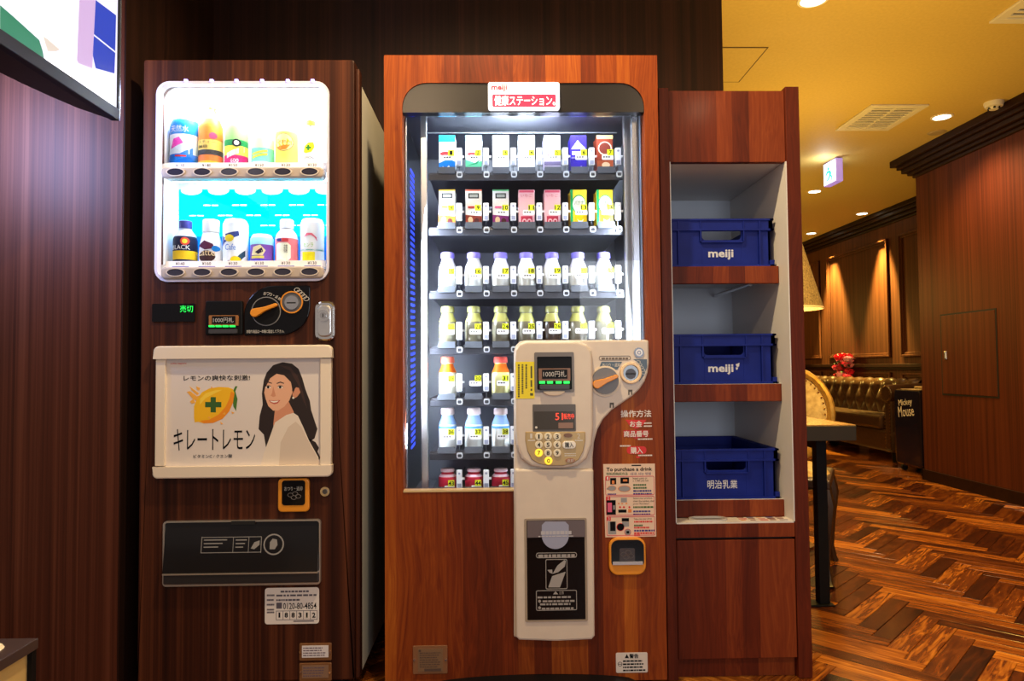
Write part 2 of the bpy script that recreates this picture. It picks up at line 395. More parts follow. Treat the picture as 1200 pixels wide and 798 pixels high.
def text(body, box, Y, m, parent, name='lettering', bold=0.0, fit='both', label=None, bendr=None, bendx=0.0, bendy=0.0, depth=0.0004, local=False, vertical=False, shear=0.0, rot=0.0, raw=False):
    """flat printed writing facing -Y, fitted into box = X0, X1, Z0, Z1"""
    cu = bpy.data.curves.new('txt', 'FONT'); cu.body = body; cu.resolution_u = 2; wide = any(ord(ch) > 0x2e80 for ch in body); cu.offset = 0.0 if wide else bold; cu.shear = shear
    if vertical: cu.body = '\n'.join(body); cu.space_line = 0.9; cu.align_x = 'CENTER'
    to = bpy.data.objects.new('txt', cu); COL.objects.link(to)
    me = bpy.data.meshes.new_from_object(to.evaluated_get(bpy.context.evaluated_depsgraph_get()))
    bpy.data.objects.remove(to); bpy.data.curves.remove(cu)
    vs = [v.co.copy() for v in me.vertices]; fs = [tuple(p.vertices) for p in me.polygons]
    bpy.data.meshes.remove(me)
    if not vs: return None
    xa, xb = min(v.x for v in vs), max(v.x for v in vs); za, zb = min(v.y for v in vs), max(v.y for v in vs)
    X0, X1, Z0, Z1 = box
    sx = (X1 - X0) / (xb - xa); sz = (Z1 - Z0) / max(zb - za, 1e-6)
    if fit == 'min': sx = sz = min(sx, sz)
    cx, cz = (X0 + X1) / 2, (Z0 + Z1) / 2
    out = []
    if wide and bold:          # heavier strokes: the same characters printed again, slightly shifted
        n0 = len(vs); base, bf = list(vs), list(fs); vs = []; fs = []
        for kk, (ux, uy) in enumerate(((-1, 0), (1, 0), (0, 1), (0, -1))):
            vs += [v + Vector((ux * bold, uy * bold, 0)) for v in base]; fs += [tuple(i + kk * n0 for i in f) for f in bf]
    for v in vs:
        x = (v.x - (xa + xb) / 2) * sx; z = (v.y - (za + zb) / 2) * sz
        if rot: x, z = x * math.cos(rot) - z * math.sin(rot), x * math.sin(rot) + z * math.cos(rot)
        x += cx; z += cz
        y = Y
        if bendr: y = bendy - math.sqrt(max(bendr * bendr - (x - bendx) ** 2, 0.0)) - depth
        if wide and bold: y -= 0.00007 * (len(out) // n0)
        out.append((x, y, z))
    if raw: return out, fs
    b = B(); b.add(out, fs)
    return b.build(name, m, parent, local=local, label=label)
def lines(b, x0, x1, z0, z1, n, Y, mi=0, th=0.45, seed=0, ragged=0.25):
    """unreadably small print: rows of short dashes"""
    rr = random.Random(seed); h = (z1 - z0) / n
    for i in range(n):
        zt = z1 - i * h - h * 0.25; x = x0; end = x1 - (x1 - x0) * ragged * rr.random()
        while x < end:
            w = (x1 - x0) * rr.uniform(0.05, 0.16); xe = min(x + w, end)
            b.box(x, xe, Y, Y + 0.0003, zt - h * th, zt, mi); x = xe + (x1 - x0) * 0.025
    return b

# ------------------------------------------------------------------ setting
CZ = 2.6
floor = struct(B().box(-3.0, 4.4, -1.5, 12.0, -0.06, -0.009).build('floor', BLACKM))
ceiling = struct(B().box(-3.0, 4.4, -1.5, 12.0, CZ, CZ + 0.06).build('ceiling', CEIL))
PW, PL, G = 0.0667, 0.40, 0.0006
def plank_geo(b, W, L, to3, z=0.0):
    """one bevelled board lying along u; to3 maps (u, v) to world x, y"""
    e = 0.0014; g = G
    def rect(u0, u1, v0, v1, zz): return [(*to3(u0, v0), zz), (*to3(u1, v0), zz), (*to3(u1, v1), zz), (*to3(u0, v1), zz)]
    vs = rect(g, L - g, g, W - g, z - 0.009) + rect(g, L - g, g, W - g, z - 0.0012) + rect(g + e, L - g - e, g + e, W - g - e, z)
    fs = [(8, 9, 10, 11)]
    for k in range(4):
        j = (k + 1) % 4
        fs += [(k, j, 4 + j, 4 + k), (4 + k, 4 + j, 8 + j, 8 + k)]
    gr = [(p, q, 0) for p, q in ((g, g), (L - g, g), (L - g, W - g), (g, W - g))] * 3
    b.add(vs, fs)
    return gr
def set_grain(me, data):
    at = me.attributes.new('grain', 'FLOAT_VECTOR', 'POINT')
    at.data.foreach_set('vector', [c for v in data for c in v])
S2 = math.sqrt(0.5)
FX0 = 1.885
dA = lambda u, v: ((u - v) * S2, (u + v) * S2)          # board along (1, 1)
dB = lambda u, v: ((u + v) * S2, (v - u) * S2)          # board along (1, -1)
protos = {}
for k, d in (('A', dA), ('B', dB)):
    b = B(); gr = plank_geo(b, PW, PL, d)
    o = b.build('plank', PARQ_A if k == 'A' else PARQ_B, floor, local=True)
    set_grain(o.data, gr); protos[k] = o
spots_ = []
for n in range(-9, 6):
    for k in range(-120, 330):
        # corner of each board in the rotated (u, v) lattice
        u, v = k * PW + n * PL, k * PW - n * PL
        spots_.append(('A', (u - v) * S2 + FX0, (u + v) * S2))
        ub, vb = k * PW + PL + n * PL, k * PW + PW - n * PL            # top left corner of the crossing board
        spots_.append(('B', (ub - vb) * S2 + FX0, (ub + vb) * S2))
def seen(x, y):
    v = Vector((x, y, -CAMH)); z = v.dot(FW)
    if z < 0.3: return None
    px = 600 + FPX * v.dot(RT) / z; py = 399 - FPX * v.dot(UP) / z
    return px, py, z
vis, rest = [], []
for k, x, y in spots_:
    cx, cy = (x + 0.12, y + 0.16) if k == 'A' else (x + 0.16, y - 0.12)
    if not (-2.6 < cx < 4.35 and -0.6 < cy < 11.6): continue
    if cx > 3.5 and cy < 5.4: continue
    s = seen(cx, cy)
    if s and 930 < s[0] < 1235 and 530 < s[1] < 850 and cx > 0.9: vis.append((s[2], k, x, y))
    else: rest.append((k, x, y))
vis.sort()
rest += [t[1:] for t in vis[298:]]
used = set()
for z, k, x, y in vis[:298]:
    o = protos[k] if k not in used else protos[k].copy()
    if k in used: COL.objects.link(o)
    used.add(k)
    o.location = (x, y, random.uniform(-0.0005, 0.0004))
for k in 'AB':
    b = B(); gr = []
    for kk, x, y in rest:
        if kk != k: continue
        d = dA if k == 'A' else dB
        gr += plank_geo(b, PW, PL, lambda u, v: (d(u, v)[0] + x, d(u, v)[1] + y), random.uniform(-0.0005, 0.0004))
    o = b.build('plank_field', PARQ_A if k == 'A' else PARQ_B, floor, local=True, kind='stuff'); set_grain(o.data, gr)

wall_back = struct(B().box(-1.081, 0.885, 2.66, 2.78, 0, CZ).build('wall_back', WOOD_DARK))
wall_left = struct(B().box(-3.0, -1.081, YF, 2.78, 0, CZ).build('wall_left', WOOD_LEFT))
B().box(-1.081, -1.077, YF + .001, 2.66, 0, CZ).build('alcove_shade_sheet', WOOD_DARK, wall_left)  # thin dark sheet added so the alcove side stays dark under the downlight
wall_passage = struct(B().box(0.72, 0.885, 2.78, 12.0, 0, CZ).build('wall_passage', WOOD_WALL))
wall_end = struct(B().box(0.885, 4.4, 11.9, 12.0, 0, CZ).build('wall_end', WOOD_WALL))
WB = 3.40
wall_right = struct(B().box(WB, 4.4, 0.8, 5.55, 0, CZ).build('wall_right', WOOD_BLOCK))
wall_lounge = struct(B().box(4.3, 4.4, 5.55, 11.9, 0, CZ).build('wall_lounge', WOOD_WALL))
b = B()
for pj, z0, z1 in ((0.018, 2.43, 2.455), (0.045, 2.455, 2.48), (0.075, 2.48, 2.515), (0.10, 2.515, 2.545), (0.135, 2.545, CZ)):
    b.box(WB - pj, 4.3, 0.8, 5.55 + pj, z0, z1)
struct(b.build('trim_1', WOOD_TRIM, bevel=0.006))
b = B()
for pj, z0, z1 in ((0.018, 2.45, 2.475), (0.05, 2.475, 2.51), (0.085, 2.51, 2.55), (0.11, 2.55, CZ)):
    b.box(4.3 - pj, 4.32, 5.7, 11.9, z0, z1)
struct(b.build('trim_2', WOOD_TRIM, bevel=0.006))
struct(B().box(WB - 0.014, WB, 0.8, 5.565, 0, 0.085).box(WB - 0.014, 4.28, 5.55, 5.565, 0, 0.085).build('baseboard_right', WOOD_TRIM, bevel=0.003))
struct(B().box(4.286, 4.3, 5.6, 11.9, 0, 0.085).build('baseboard_lounge', WOOD_TRIM, bevel=0.003))
# raised picture-frame mouldings on the lounge wall
def moulding(y0, y1, z0, z1):
    b = B()
    for i, (w, pj) in enumerate(((0.045, 0.016), (0.022, 0.030))):
        X0 = 4.3 - pj
        b.box(X0, 4.3, y0, y1, z1 - w, z1); b.box(X0, 4.3, y0, y1, z0, z0 + w)
        b.box(X0, 4.3, y0, y0 + w, z0 + w, z1 - w); b.box(X0, 4.3, y1 - w, y1, z0 + w, z1 - w)
    b.build('panel_moulding', WOOD_WALL, wall_lounge, bevel=0.004)
for y0, y1 in ((5.75, 7.33), (7.55, 8.95), (9.18, 10.6)):
    moulding(y0, y1, 1.0, 2.30); moulding(y0, y1, 0.25, 0.83)
B().box(4.262, 4.3, 5.6, 11.9, 0.885, 0.925).box(4.275, 4.3, 5.6, 11.9, 0.86, 0.885).build('dado_rail', WOOD_TRIM, wall_lounge, bevel=0.004)
# access panel in the right-hand wall
B().box(WB - 0.003, WB, 4.685, 5.29, 0.685, 1.30).build('panel_gap', BLACKM, wall_right)
B().box(WB - 0.006, WB - 0.001, 4.697, 5.278, 0.697, 1.288).build('access_panel', WOOD_BLOCK, wall_right, bevel=0.002)
B().box(WB - 0.012, WB - 0.005, 5.215, 5.245, 0.955, 1.02).box(WB - 0.016, WB - 0.010, 5.222, 5.238, 0.962, 1.013).build('latch', ALU, wall_right, bevel=0.002, label='small metal latch plate')

# things on the ceiling
def downlight(x, y, label, r=0.055):
    t = thing('ceiling_downlight', (x, y, CZ), label, 'light', 'recessed ceiling downlights')
    B().lathe([(r, 0.0), (r + 0.014, 0.0), (r + 0.014, -0.004), (r, -0.006), (r, 0.0)], n=20).build('ring', WHITE, t, local=True)
    B().lathe([(0.0, -0.003), (r, -0.003)], n=20).build('lens', emit((1.0, 0.86, 0.62), 9.0), t, local=True)
downlight(3.03, 4.63, 'lit round downlight in the ceiling between air vent and smoke detector')
downlight(3.08, 6.65, 'lit round downlight low down, just beneath the exit sign in the picture')
downlight(1.46, 3.12, 'lit round downlight cut by the top edge of the picture')
downlight(4.07, 7.65, 'lit round downlight close to the crown moulding of the panelled wall')
downlight(4.02, 8.80, 'farthest lit downlight, above the panelled lounge wall beside the cabinet edge')
def vent(x0, x1, y0, y1, label):
    t = thing('ceiling_vent', ((x0 + x1) / 2, (y0 + y1) / 2, CZ), label, 'vent')
    w = (x1 - x0) / 2; d = (y1 - y0) / 2; fw = 0.05; z = -0.012
    B().box(-w, w, -d, -d + fw, z, 0).box(-w, w, d - fw, d, z, 0).box(-w, -w + fw, -d + fw, d - fw, z, 0).box(w - fw, w, -d + fw, d - fw, z, 0).build('frame', OFFW, t, local=True, bevel=0.003)
    B().box(-w + fw, w - fw, -d + fw, d - fw, -0.0015, 0).build('dark_opening', BLACKM, t, local=True)
    n = 9
    for i in range(n):
        yy = -d + fw + (2 * d - 2 * fw) * (i + 0.5) / n
        B().box(-w + fw, w - fw, yy - 0.008, yy + 0.010, -0.010, -0.003).build('slat', OFFW, t, local=True)
    B().box(-0.006, 0.006, -d + fw, d - fw, -0.011, -0.002).build('divider', OFFW, t, local=True)
vent(2.42, 2.80, 4.40, 4.88, 'square white louvred air vent in the middle of the ceiling')
vent(2.42, 2.80, 2.86, 3.32, 'white louvred air vent cut by the top right corner of the picture')
t = thing('smoke_detector', (3.2, 4.37, CZ), 'small white domed smoke detector near the crown moulding', 'detector')
B().lathe([(0.0, -0.048), (0.025, -0.048), (0.032, -0.034), (0.05, -0.03), (0.056, -0.012), (0.056, 0.0)], n=20).build('body', OFFW, t, local=True)
b = B()
for k in range(6):
    a = k * PI / 3; b.box(0.030 * math.cos(a) - 0.005, 0.030 * math.cos(a) + 0.005, 0.030 * math.sin(a) - 0.005, 0.030 * math.sin(a) + 0.005, -0.046, -0.031)
b.build('sensing_slot', BLACK, t, local=True)
t = thing('ceiling_speaker', (3.2, 4.95, CZ), 'unlit flat round grille beside the downlight in the ceiling', 'speaker')
B().lathe([(0.0, -0.006), (0.045, -0.006), (0.047, -0.003), (0.060, -0.003), (0.064, 0.0)], n=20).build('grille', P((0.42, 0.33, 0.18), 0.6), t, local=True)
# square inspection hatch: a frame line and a leaf
t = thing('ceiling_hatch', (1.20, 3.82, CZ), 'square inspection hatch outlined in the yellow ceiling above the cabinet', 'hatch')
B().box(-0.24, 0.24, -0.225, 0.225, -0.003, 0).build('frame_gap', P((0.10, 0.06, 0.02), 0.8), t, local=True)
B().box(-0.233, 0.233, -0.218, 0.218, -0.0035, -0.001).build('leaf', CEIL, t, local=True)
t = thing('exit_sign', (2.76, 5.62, CZ), 'lit white and green exit sign hanging from the ceiling', 'sign', None, math.radians(-88))
B().box(-0.10, 0.10, -0.03, 0.03, -0.200, -0.012).build('housing', P((0.55, 0.50, 0.75), 0.4, emit=(0.25, 0.18, 1.0), es=0.5), t, local=True, bevel=0.005)
B().box(-0.012, 0.012, -0.012, 0.012, -0.03, 0).build('bracket', OFFW, t, local=True)
for sgn in (-1, 1):
    B().box(-0.092, 0.092, sgn * 0.0305, sgn * 0.032, -0.194, -0.018).build('lit_panel', emit((0.80, 0.92, 1.0), 2.2), t, local=True)
gp = emit((0.0, 0.75, 0.55), 1.3)
b = B(); Y = -0.0335; n_exit = len(b.v)
b.prism(ell(-0.012, -0.085, 0.014, n=12), Y, Y + 0.001)
for q in ([(-0.035, -0.10), (0.02, -0.105), (0.035, -0.135), (0.02, -0.14), (0.0, -0.12), (-0.03, -0.12)], [(0.005, -0.105), (-0.005, -0.15), (-0.04, -0.175), (-0.03, -0.185), (0.012, -0.16), (0.022, -0.12)], [(0.005, -0.14), (0.03, -0.165), (0.022, -0.19), (0.035, -0.19), (0.045, -0.158), (0.02, -0.135)], [(-0.03, -0.10), (-0.06, -0.125), (-0.052, -0.135), (-0.025, -0.12)]):
    b.prism(q, Y, Y + 0.001)
b.v = [(x, y, z + .014) for x, y, z in b.v]; b.build('running_figure', gp, t, local=True)
point('exit_sign_glow', (2.66, 5.56, CZ - 0.10), 1.6, (0.92, 0.95, 1.0), 0.04)

# ------------------------------------------------------------------ left vending machine (brown, drinks on show)
def RR(x0, y0, x1, y1, r, Y=YF, n=5, corners=(1, 1, 1, 1)):
    return rrect(*FR(x0, y0, x1, y1, Y), r, n, corners)
M1 = thing('vending_machine', (-0.713, 2.34, 0), 'dark brown drinks vending machine with a bright display window and lemon poster', 'vending machine')
mx0, mx1, mzt = -1.024, -0.413, 1.834
D1 = FR(183, 96, 386, 330)
opening = rrect(*D1, 0.038, 6)
outer = rrect(mx0, mx1, 0.045, mzt, 0.006, 6)
B().ring(outer, opening, YF, YF + 0.05).build('door_front', WOOD_M1, M1, bevel=0.004)
B().box(-0.4128, -0.400, YF + 0.010, YF + 0.05, 0.045, 1.812).build('door_edge', WOOD_M1, M1, bevel=0.004)
b = B(); BY0, BY1 = YF + 0.05, 2.63
b.box(mx0 + 0.006, mx0 + 0.02, BY0, BY1, 0.04, 1.785); b.box(-0.422, -0.405, BY0, BY1, 0.04, 1.785)
b.box(mx0 + 0.02, -0.422, BY1 - 0.015, BY1, 0.04, 1.785); b.box(mx0 + 0.02, -0.422, BY0, BY1 - 0.015, 1.77, 1.785); b.box(mx0 + 0.02, -0.422, BY0, BY1 - 0.015, 0.04, 0.055)
b.build('cabinet_body', CREAM_SIDE, M1, bevel=0.003)
for x in (mx0 + 0.06, -0.47):
    for y in (2.12, 2.58): B().cyl((x, y, 0), (x, y, 0.04), 0.022, n=12).build('foot', BLACK, M1)
# display box: white lining, shelves
xa, xb, za, zb = D1
LIN = P((0.92, 0.93, 0.95), 0.4)
YB = YF + 0.15
b = B()
b.box(xa - 0.012, xb + 0.012, YB, YB + 0.01, za - 0.01, zb + 0.01); b.box(xa - 0.012, xa - 0.001, YF + 0.05, YB, za - 0.01, zb + 0.01); b.box(xb + 0.001, xb + 0.012, YF + 0.05, YB, za - 0.01, zb + 0.01)
b.box(xa - 0.001, xb + 0.001, YF + 0.05, YB, zb + 0.001, zb + 0.01); b.box(xa - 0.001, xb + 0.001, YF + 0.05, YB, za - 0.01, za - 0.001)
b.build('display_lining', LIN, M1)
B().ring(rrect(xa, xb, za, zb, 0.038, 6), rrect(xa + 0.007, xb - 0.007, za + 0.007, zb - 0.007, 0.032, 6), YF - 0.006, YF + 0.02).build('display_rim', P((0.75, 0.74, 0.92), 0.3), M1)
YI = 2.115                                  # items on show stand on this line
zs1 = FZ(285, 198, YI); zs2 = FZ(285, 313, YI)
B().box(xa + 0.001, xb - 0.001, YF + 0.028, YB, zs1 - 0.028, zs1).build('display_shelf', LIN, M1)
B().box(xa + 0.001, xb - 0.001, YF + 0.028, YB, zs2 - 0.028, zs2).build('display_shelf', LIN, M1)
cy0 = FX(202, 260, YB) ; czt = FZ(285, 222, YB)
B().box(cy0, xb, YB - 0.003, YB - 0.0005, zs2, czt).build('cyan_backing', P((0.0, 0.55, 0.66), 0.8, spec=0.0), M1)
B().box(cy0 - 0.012, xb, YB - 0.006, YB - 0.003, zs2, zs2 + 0.105).build('blue_backing_strip', P((0.0, 0.16, 0.62), 0.8, spec=0.0), M1)
b = B()
for i in range(6):
    cx = cy0 + 0.06 + i * 0.083
    b.prism(ell(cx, czt - 0.004, 0.033, 0.014, 14), YB - 0.0045, YB - 0.0032)
for rr_ in range(3):
    for i in range(5):
        x = cy0 + 0.12 + i * 0.088 - rr_ % 2 * 0.044
        z = czt - 0.052 - rr_ * 0.032
        if x < xb - 0.045: b.box(x - 0.022, x - 0.002, YB - 0.0045, YB - 0.0032, z, z + 0.003); b.box(x + 0.003, x + 0.022, YB - 0.0045, YB - 0.0032, z, z + 0.003)
b.build('wave_print', WHITE, M1, kind='stuff')
RAIL = P((0.50, 0.42, 0.36), 0.4)
OVAL = P((0.03, 0.028, 0.05), 0.2, coat=0.5)
prices = (('¥130', '¥180', '¥150', '¥150', '¥130', '¥130'), ('¥140', '¥160', '¥130', '¥130', '¥130', '¥130'))
for r, (y0, y1) in enumerate(((197, 210), (313, 327))):
    X0, X1, Z0, Z1 = FR(191, y0, 380, y1)
    rail = B().prism(rrect(X0, X1, Z0, Z1, 0.012, 4), YF - 0.014, YF + 0.03).build('button_rail', RAIL, M1, bevel=0.005)
    tr = B().box(X0, X1, YF + 0.016, YF + 0.019, Z1, Z1 + 0.021).build('price_rail', LIN, M1)
    arcs = B()
    for i in range(6):
        px = 208.5 + 31.2 * i
        cx = FX(px, y0 + 6); cz = (Z0 + Z1) / 2 + 0.001
        B().ring(ell(cx, cz, 0.0265, 0.0125), ell(cx, cz, 0.0235, 0.0100), YF - 0.018, YF - 0.012).build('button_bezel', P((0.7, 0.62, 0.55), 0.3), rail)
        B().prism(ell(cx, cz, 0.0235, 0.0100), YF - 0.0165, YF - 0.012).build('button', OVAL, rail)
        text(prices[r][i], (cx - 0.014, cx + 0.012, Z1 + 0.009, Z1 + 0.018), YF + 0.0152, INK, M1, 'price')
        arcs.box(cx - 0.024, cx + 0.024, YF + 0.0152, YF + 0.016, Z1 + 0.002, Z1 + 0.0055)
    arcs.build('price_underline', P((0.05, 0.03, 0.45), 0.5), M1, kind='stuff')
B().prism(rrect(xa + 0.002, xb - 0.002, zs1, zb - 0.002, 0.034, 5, (0, 0, 1, 1)), YF + 0.022, YF + 0.025).build('window_pane', GLASS, M1)
B().box(xa + 0.002, xb - 0.002, YF + 0.022, YF + 0.025, zs2, zs1 - 0.03).build('window_pane', GLASS, M1)
# lamps of the display
tube = emit((0.85, 0.93, 1.0), 12.0)
for z, nm in ((zb - 0.012, 'top'), (zs1 - 0.040, 'low')):
    B().cyl((xa + 0.02, YF + 0.062, z), (xb - 0.02, YF + 0.062, z), 0.007, n=10).build('light_tube', tube, M1)
    area('display_light_' + nm, ((xa + xb) / 2, YF + 0.062, z - 0.012), ((xa + xb) / 2, YF + 0.09, z - 0.5), xb - xa - 0.04, 0.03, 6.0 if nm == 'top' else 2.6, COOL)
for px in (219, 249, 278, 308, 338, 367):
    x = FX(px, 95); z = FZ(px, 95.5)
    B().box(x - 0.005, x + 0.005, YF - 0.010, YF, z - 0.004, z + 0.004).build('indicator_lamp', emit((0.35, 0.30, 1.0), 5.0), M1, bevel=0.002)

def cutout(prof, z0, z1):
    """part of a (r, z) profile between two heights"""
    def rad(z):
        for (ra, a), (rb, b_) in zip(prof, prof[1:]):
            if a <= z <= b_ and b_ > a: return ra + (rb - ra) * (z - a) / (b_ - a)
        return prof[-1][0]
    return [(rad(z0), z0)] + [p for p in prof if z0 < p[1] < z1] + [(rad(z1), z1)]
def container(kind, loc, label, prof, body_m, cap=None, bands=(), writing=(), decals=(), group=None, n=20):
    """lathe bottle or can: body, cap, printed label bands, writing bent on the front"""
    t = thing(kind, loc, label, {'can': 'can'}.get(kind.split('_')[-1], 'bottle'), group)
    B().lathe([(0, prof[0][1])] + list(prof) + [(0, prof[-1][1])], n=n).build('body', body_m, t, local=True)
    if cap:
        r, z0, z1, m = cap
        B().lathe([(r, z0), (r, z1 - 0.002), (r - 0.002, z1), (0, z1)], n=n).build('cap', m, t, local=True)
    if bands:
        b = B(); ms = []
        for z0, z1, m in bands:
            if m not in ms: ms.append(m)
            seg = [(r + 0.0005, z) for r, z in cutout(prof, z0, z1)]
            b.lathe(seg, n=n, mis=[ms.index(m)] * (len(seg) - 1))
        b.build('label', ms, t, local=True)
    for i, (pts, m) in enumerate(decals):
        # small print patches bent around the front
        rmax = max(p[0] for p in prof)
        bm = bmesh.new(); bm.faces.new([bm.verts.new((x, 0, z)) for x, z in pts])
        bmesh.ops.triangulate(bm, faces=bm.faces[:])
        for _ in range(2): bmesh.ops.subdivide_edges(bm, edges=[e for e in bm.edges if abs(e.verts[0].co.x - e.verts[1].co.x) > .006], cuts=1, use_grid_fill=True)
        bmesh.ops.triangulate(bm, faces=bm.faces[:]); bm.verts.index_update()
        vs = [(v.co.x, -math.sqrt(max(rmax ** 2 - v.co.x ** 2, 0)) - 0.0012 - 0.00025 * i, v.co.z) for v in bm.verts]
        fs = [tuple(v.index for v in f.verts) for f in bm.faces]; bm.free()
        b = B(); b.add(vs, fs); b.build('label_print', m, t, local=True)
    for body, box, m in writing:
        rmax = max(p[0] for p in prof)
        text(body, box, 0, m, t, bendr=rmax, depth=0.0032, local=True)
    return t
PETW = P((0.80, 0.86, 0.90), 0.15, coat=0.3)
def I1(px, base=198): return (FX(px, base, YI), YI, zs1 if base == 198 else zs2)
def disc(x, z, r, rz=None, n=14): return ell(x, z, r, rz, n)
GRP = 'drinks on show in the left machine'
C = lambda r, g, b_: PS(r, g, b_, rough=0.45, spec=0.2)
pet = lambda h, r: [(r * .9, 0), (r, .006), (r, h * .60), (r * .96, h * .64), (r * .80, h * .72), (r * .50, h * .84), (r * .36, h * .90), (r * .36, h * .94)]
# upper row
container('drink_bottle', I1(217), 'blue labelled water bottle, first in the upper row of the left machine', pet(.205, .042), PETW, (.017, .188, .206, P((.8, .9, .85), .4)),
          ((.004, .035, C(20, 110, 215)), (.035, .062, C(215, 235, 250)), (.062, .095, C(240, 245, 255)), (.095, .142, C(10, 130, 215))),
          (('天然水', (-.026, .026, .100, .120), WHITE),), (([(-.028, .05), (-.018, .080), (0, .085), (.012, .068), (-.014, .055)], C(235, 60, 190)), ([(-.034, .012), (.034, .055), (.034, .030), (-.02, .008)], C(30, 120, 220)), ([(-.012, .026), (.02, .026), (.02, .031), (-.012, .031)], RED)), GRP)
container('drink_bottle', I1(247), 'amber tea bottle with a yellow and black label in the upper row', pet(.200, .035), C(215, 105, 20), (.014, .182, .198, YELLOW),
          ((.004, .016, C(235, 175, 40)), (.016, .034, C(225, 110, 40)), (.034, .050, C(45, 40, 42)), (.050, .080, C(235, 195, 90)), (.080, .125, C(225, 125, 30)), (.146, .166, C(110, 70, 95))),
          (('スティー', (-.025, .026, .067, .077), INK), ('無糖', (-.025, .006, .053, .063), INK)), ((disc(.018, .092, .010), C(220, 60, 100)),), GRP)
container('drink_bottle', I1(277), 'green and crimson drink bottle with diagonal label in the upper row', pet(.195, .034), C(225, 235, 190), (.014, .177, .192, P((.85, .9, .5), .4)),
          ((.004, .034, C(215, 25, 95)), (.034, .062, C(240, 225, 80)), (.062, .080, C(15, 140, 70)), (.080, .128, C(150, 205, 120))),
          (('600', (-.004, .018, .010, .022), WHITE),), (([(-.030, .018), (.030, .044), (.030, .060), (-.030, .034)], WHITE), (disc(.012, .070, .012), INK), (disc(.012, .070, .007), WHITE)), GRP)
container('drink_bottle', I1(308), 'pale green carbonated drink bottle, fourth from left in the upper row', pet(.200, .033), C(215, 240, 225), (.014, .182, .198, C(240, 130, 190)),
          ((.004, .014, WHITE), (.014, .056, C(120, 215, 180)), (.056, .085, C(235, 240, 190))),
          (), (([(-.022, .040), (.022, .050), (.022, .044), (-.022, .034)], YELLOW), ([(-.022, .030), (.022, .040), (.022, .034), (-.022, .024)], YELLOW)), GRP)
canp = lambda h, r: [(r * .82, 0), (r, .008), (r, h - .012), (r * .84, h - .001), (r * .80, h)]
container('drink_can', I1(336), 'yellow orange-juice can with a round emblem in the upper row', canp(.118, .033), C(250, 225, 120), None,
          ((.010, .104, C(248, 215, 100)),), (('Orange', (-.022, .022, .066, .080), C(200, 90, 10)),),
          ((disc(0, .072, .027, .027, 20), C(60, 30, 70)), (disc(0, .072, .0255, .0255, 20), C(255, 235, 150)), ([(-.026, .072), (.024, .086), (.022, .064), (-.02, .054)], C(240, 195, 20)), ([(-.022, .058), (.02, .066), (.008, .050), (-.012, .048)], C(235, 130, 40))), GRP)
container('drink_bottle', I1(364), 'slim lemon drink bottle with a green cross, last in the upper row', [(.022, 0), (.025, .006), (.025, .085), (.021, .105), (.0125, .125), (.0125, .135)], P((.9, .9, .86), .2), (.014, .130, .146, C(235, 215, 50)),
          ((.004, .012, C(30, 180, 70)), (.012, .085, P((.9, .9, .86), .3))), (('LEMON', (-.015, .015, .022, .030), INK),),
          (([(-.016, .045), (-.012, .062), (0, .072), (.014, .074), (.017, .060), (.008, .044), (-.008, .040)], C(250, 225, 30)), ([(-.008, .054), (.008, .054), (.008, .060), (-.008, .060)], C(30, 120, 40)), ([(-.003, .049), (.003, .049), (.003, .065), (-.003, .065)], C(30, 120, 40))), GRP)
# lower row
btl = lambda h, r: [(r * .9, 0), (r, .006), (r, h * .60), (r * .88, h * .70), (r * .55, h * .80), (r * .50, h * .86)]
container('coffee_bottle', I1(217, 313), 'black coffee bottle can with a yellow band in the lower row', btl(.138, .034), C(190, 195, 215), (.019, .116, .140, C(60, 60, 130)),
          ((.004, .020, C(25, 30, 70)), (.020, .046, C(235, 195, 30)), (.046, .090, C(16, 22, 60))), (('BLACK', (-.026, .026, .049, .062), WHITE),), ((disc(.012, .074, .012), C(230, 80, 60)), (disc(.012, .074, .007), YELLOW)), GRP)
container('coffee_bottle', I1(247, 313), 'white latte bottle with brown splash print in the lower row', [(.028, 0), (.033, .008), (.034, .04), (.030, .075), (.022, .105), (.020, .112)], C(238, 234, 230), (.024, .104, .142, C(230, 225, 215)),
          (), (('Latte', (-.024, .024, .030, .050), C(230, 200, 150)),), ((disc(0, .028, .024, .018), C(60, 30, 30)), ([(-.026, .060), (-.006, .076), (.018, .066), (.022, .052), (-.004, .048)], C(90, 30, 60)), (disc(.024, .052, .009), C(20, 120, 200))), GRP)
container('coffee_can', I1(276, 313), 'tall white cafe can with yellow discs in the lower row', canp(.142, .036), C(240, 238, 232), None, ((.010, .128, C(240, 238, 232)),),
          (('Cafe', (-.018, .014, .046, .064), C(40, 110, 190)),), (([(-.030, .092), (.020, .104), (.022, .090), (-.020, .070), (-.030, .060)], C(50, 60, 120)), (disc(-.006, .082, .014, .011), C(225, 190, 10)), ([(.012, .020), (.034, .048), (.034, .030), (.022, .010)], C(40, 70, 90)), (disc(.012, .018, .014, .010), C(225, 190, 10)), ([(-.032, .010), (-.004, .016), (-.004, .010), (-.03, .004)], C(110, 30, 60))), GRP)
container('coffee_can', I1(307, 313), 'short purple can with a pale emblem in the lower row', canp(.096, .033), C(205, 215, 230), None, ((.010, .018, C(60, 50, 190)), (.018, .064, C(120, 75, 165)), (.064, .086, C(160, 225, 230))),
          (), (([(-.022, .032), (-.016, .056), (.006, .062), (.020, .046), (.012, .030)], C(235, 215, 160)), ([(-.010, .040), (.010, .054), (.014, .042), (0, .034)], C(40, 30, 60)), ([(-.022, .022), (.016, .022), (.016, .029), (-.022, .029)], C(220, 200, 90))), GRP)
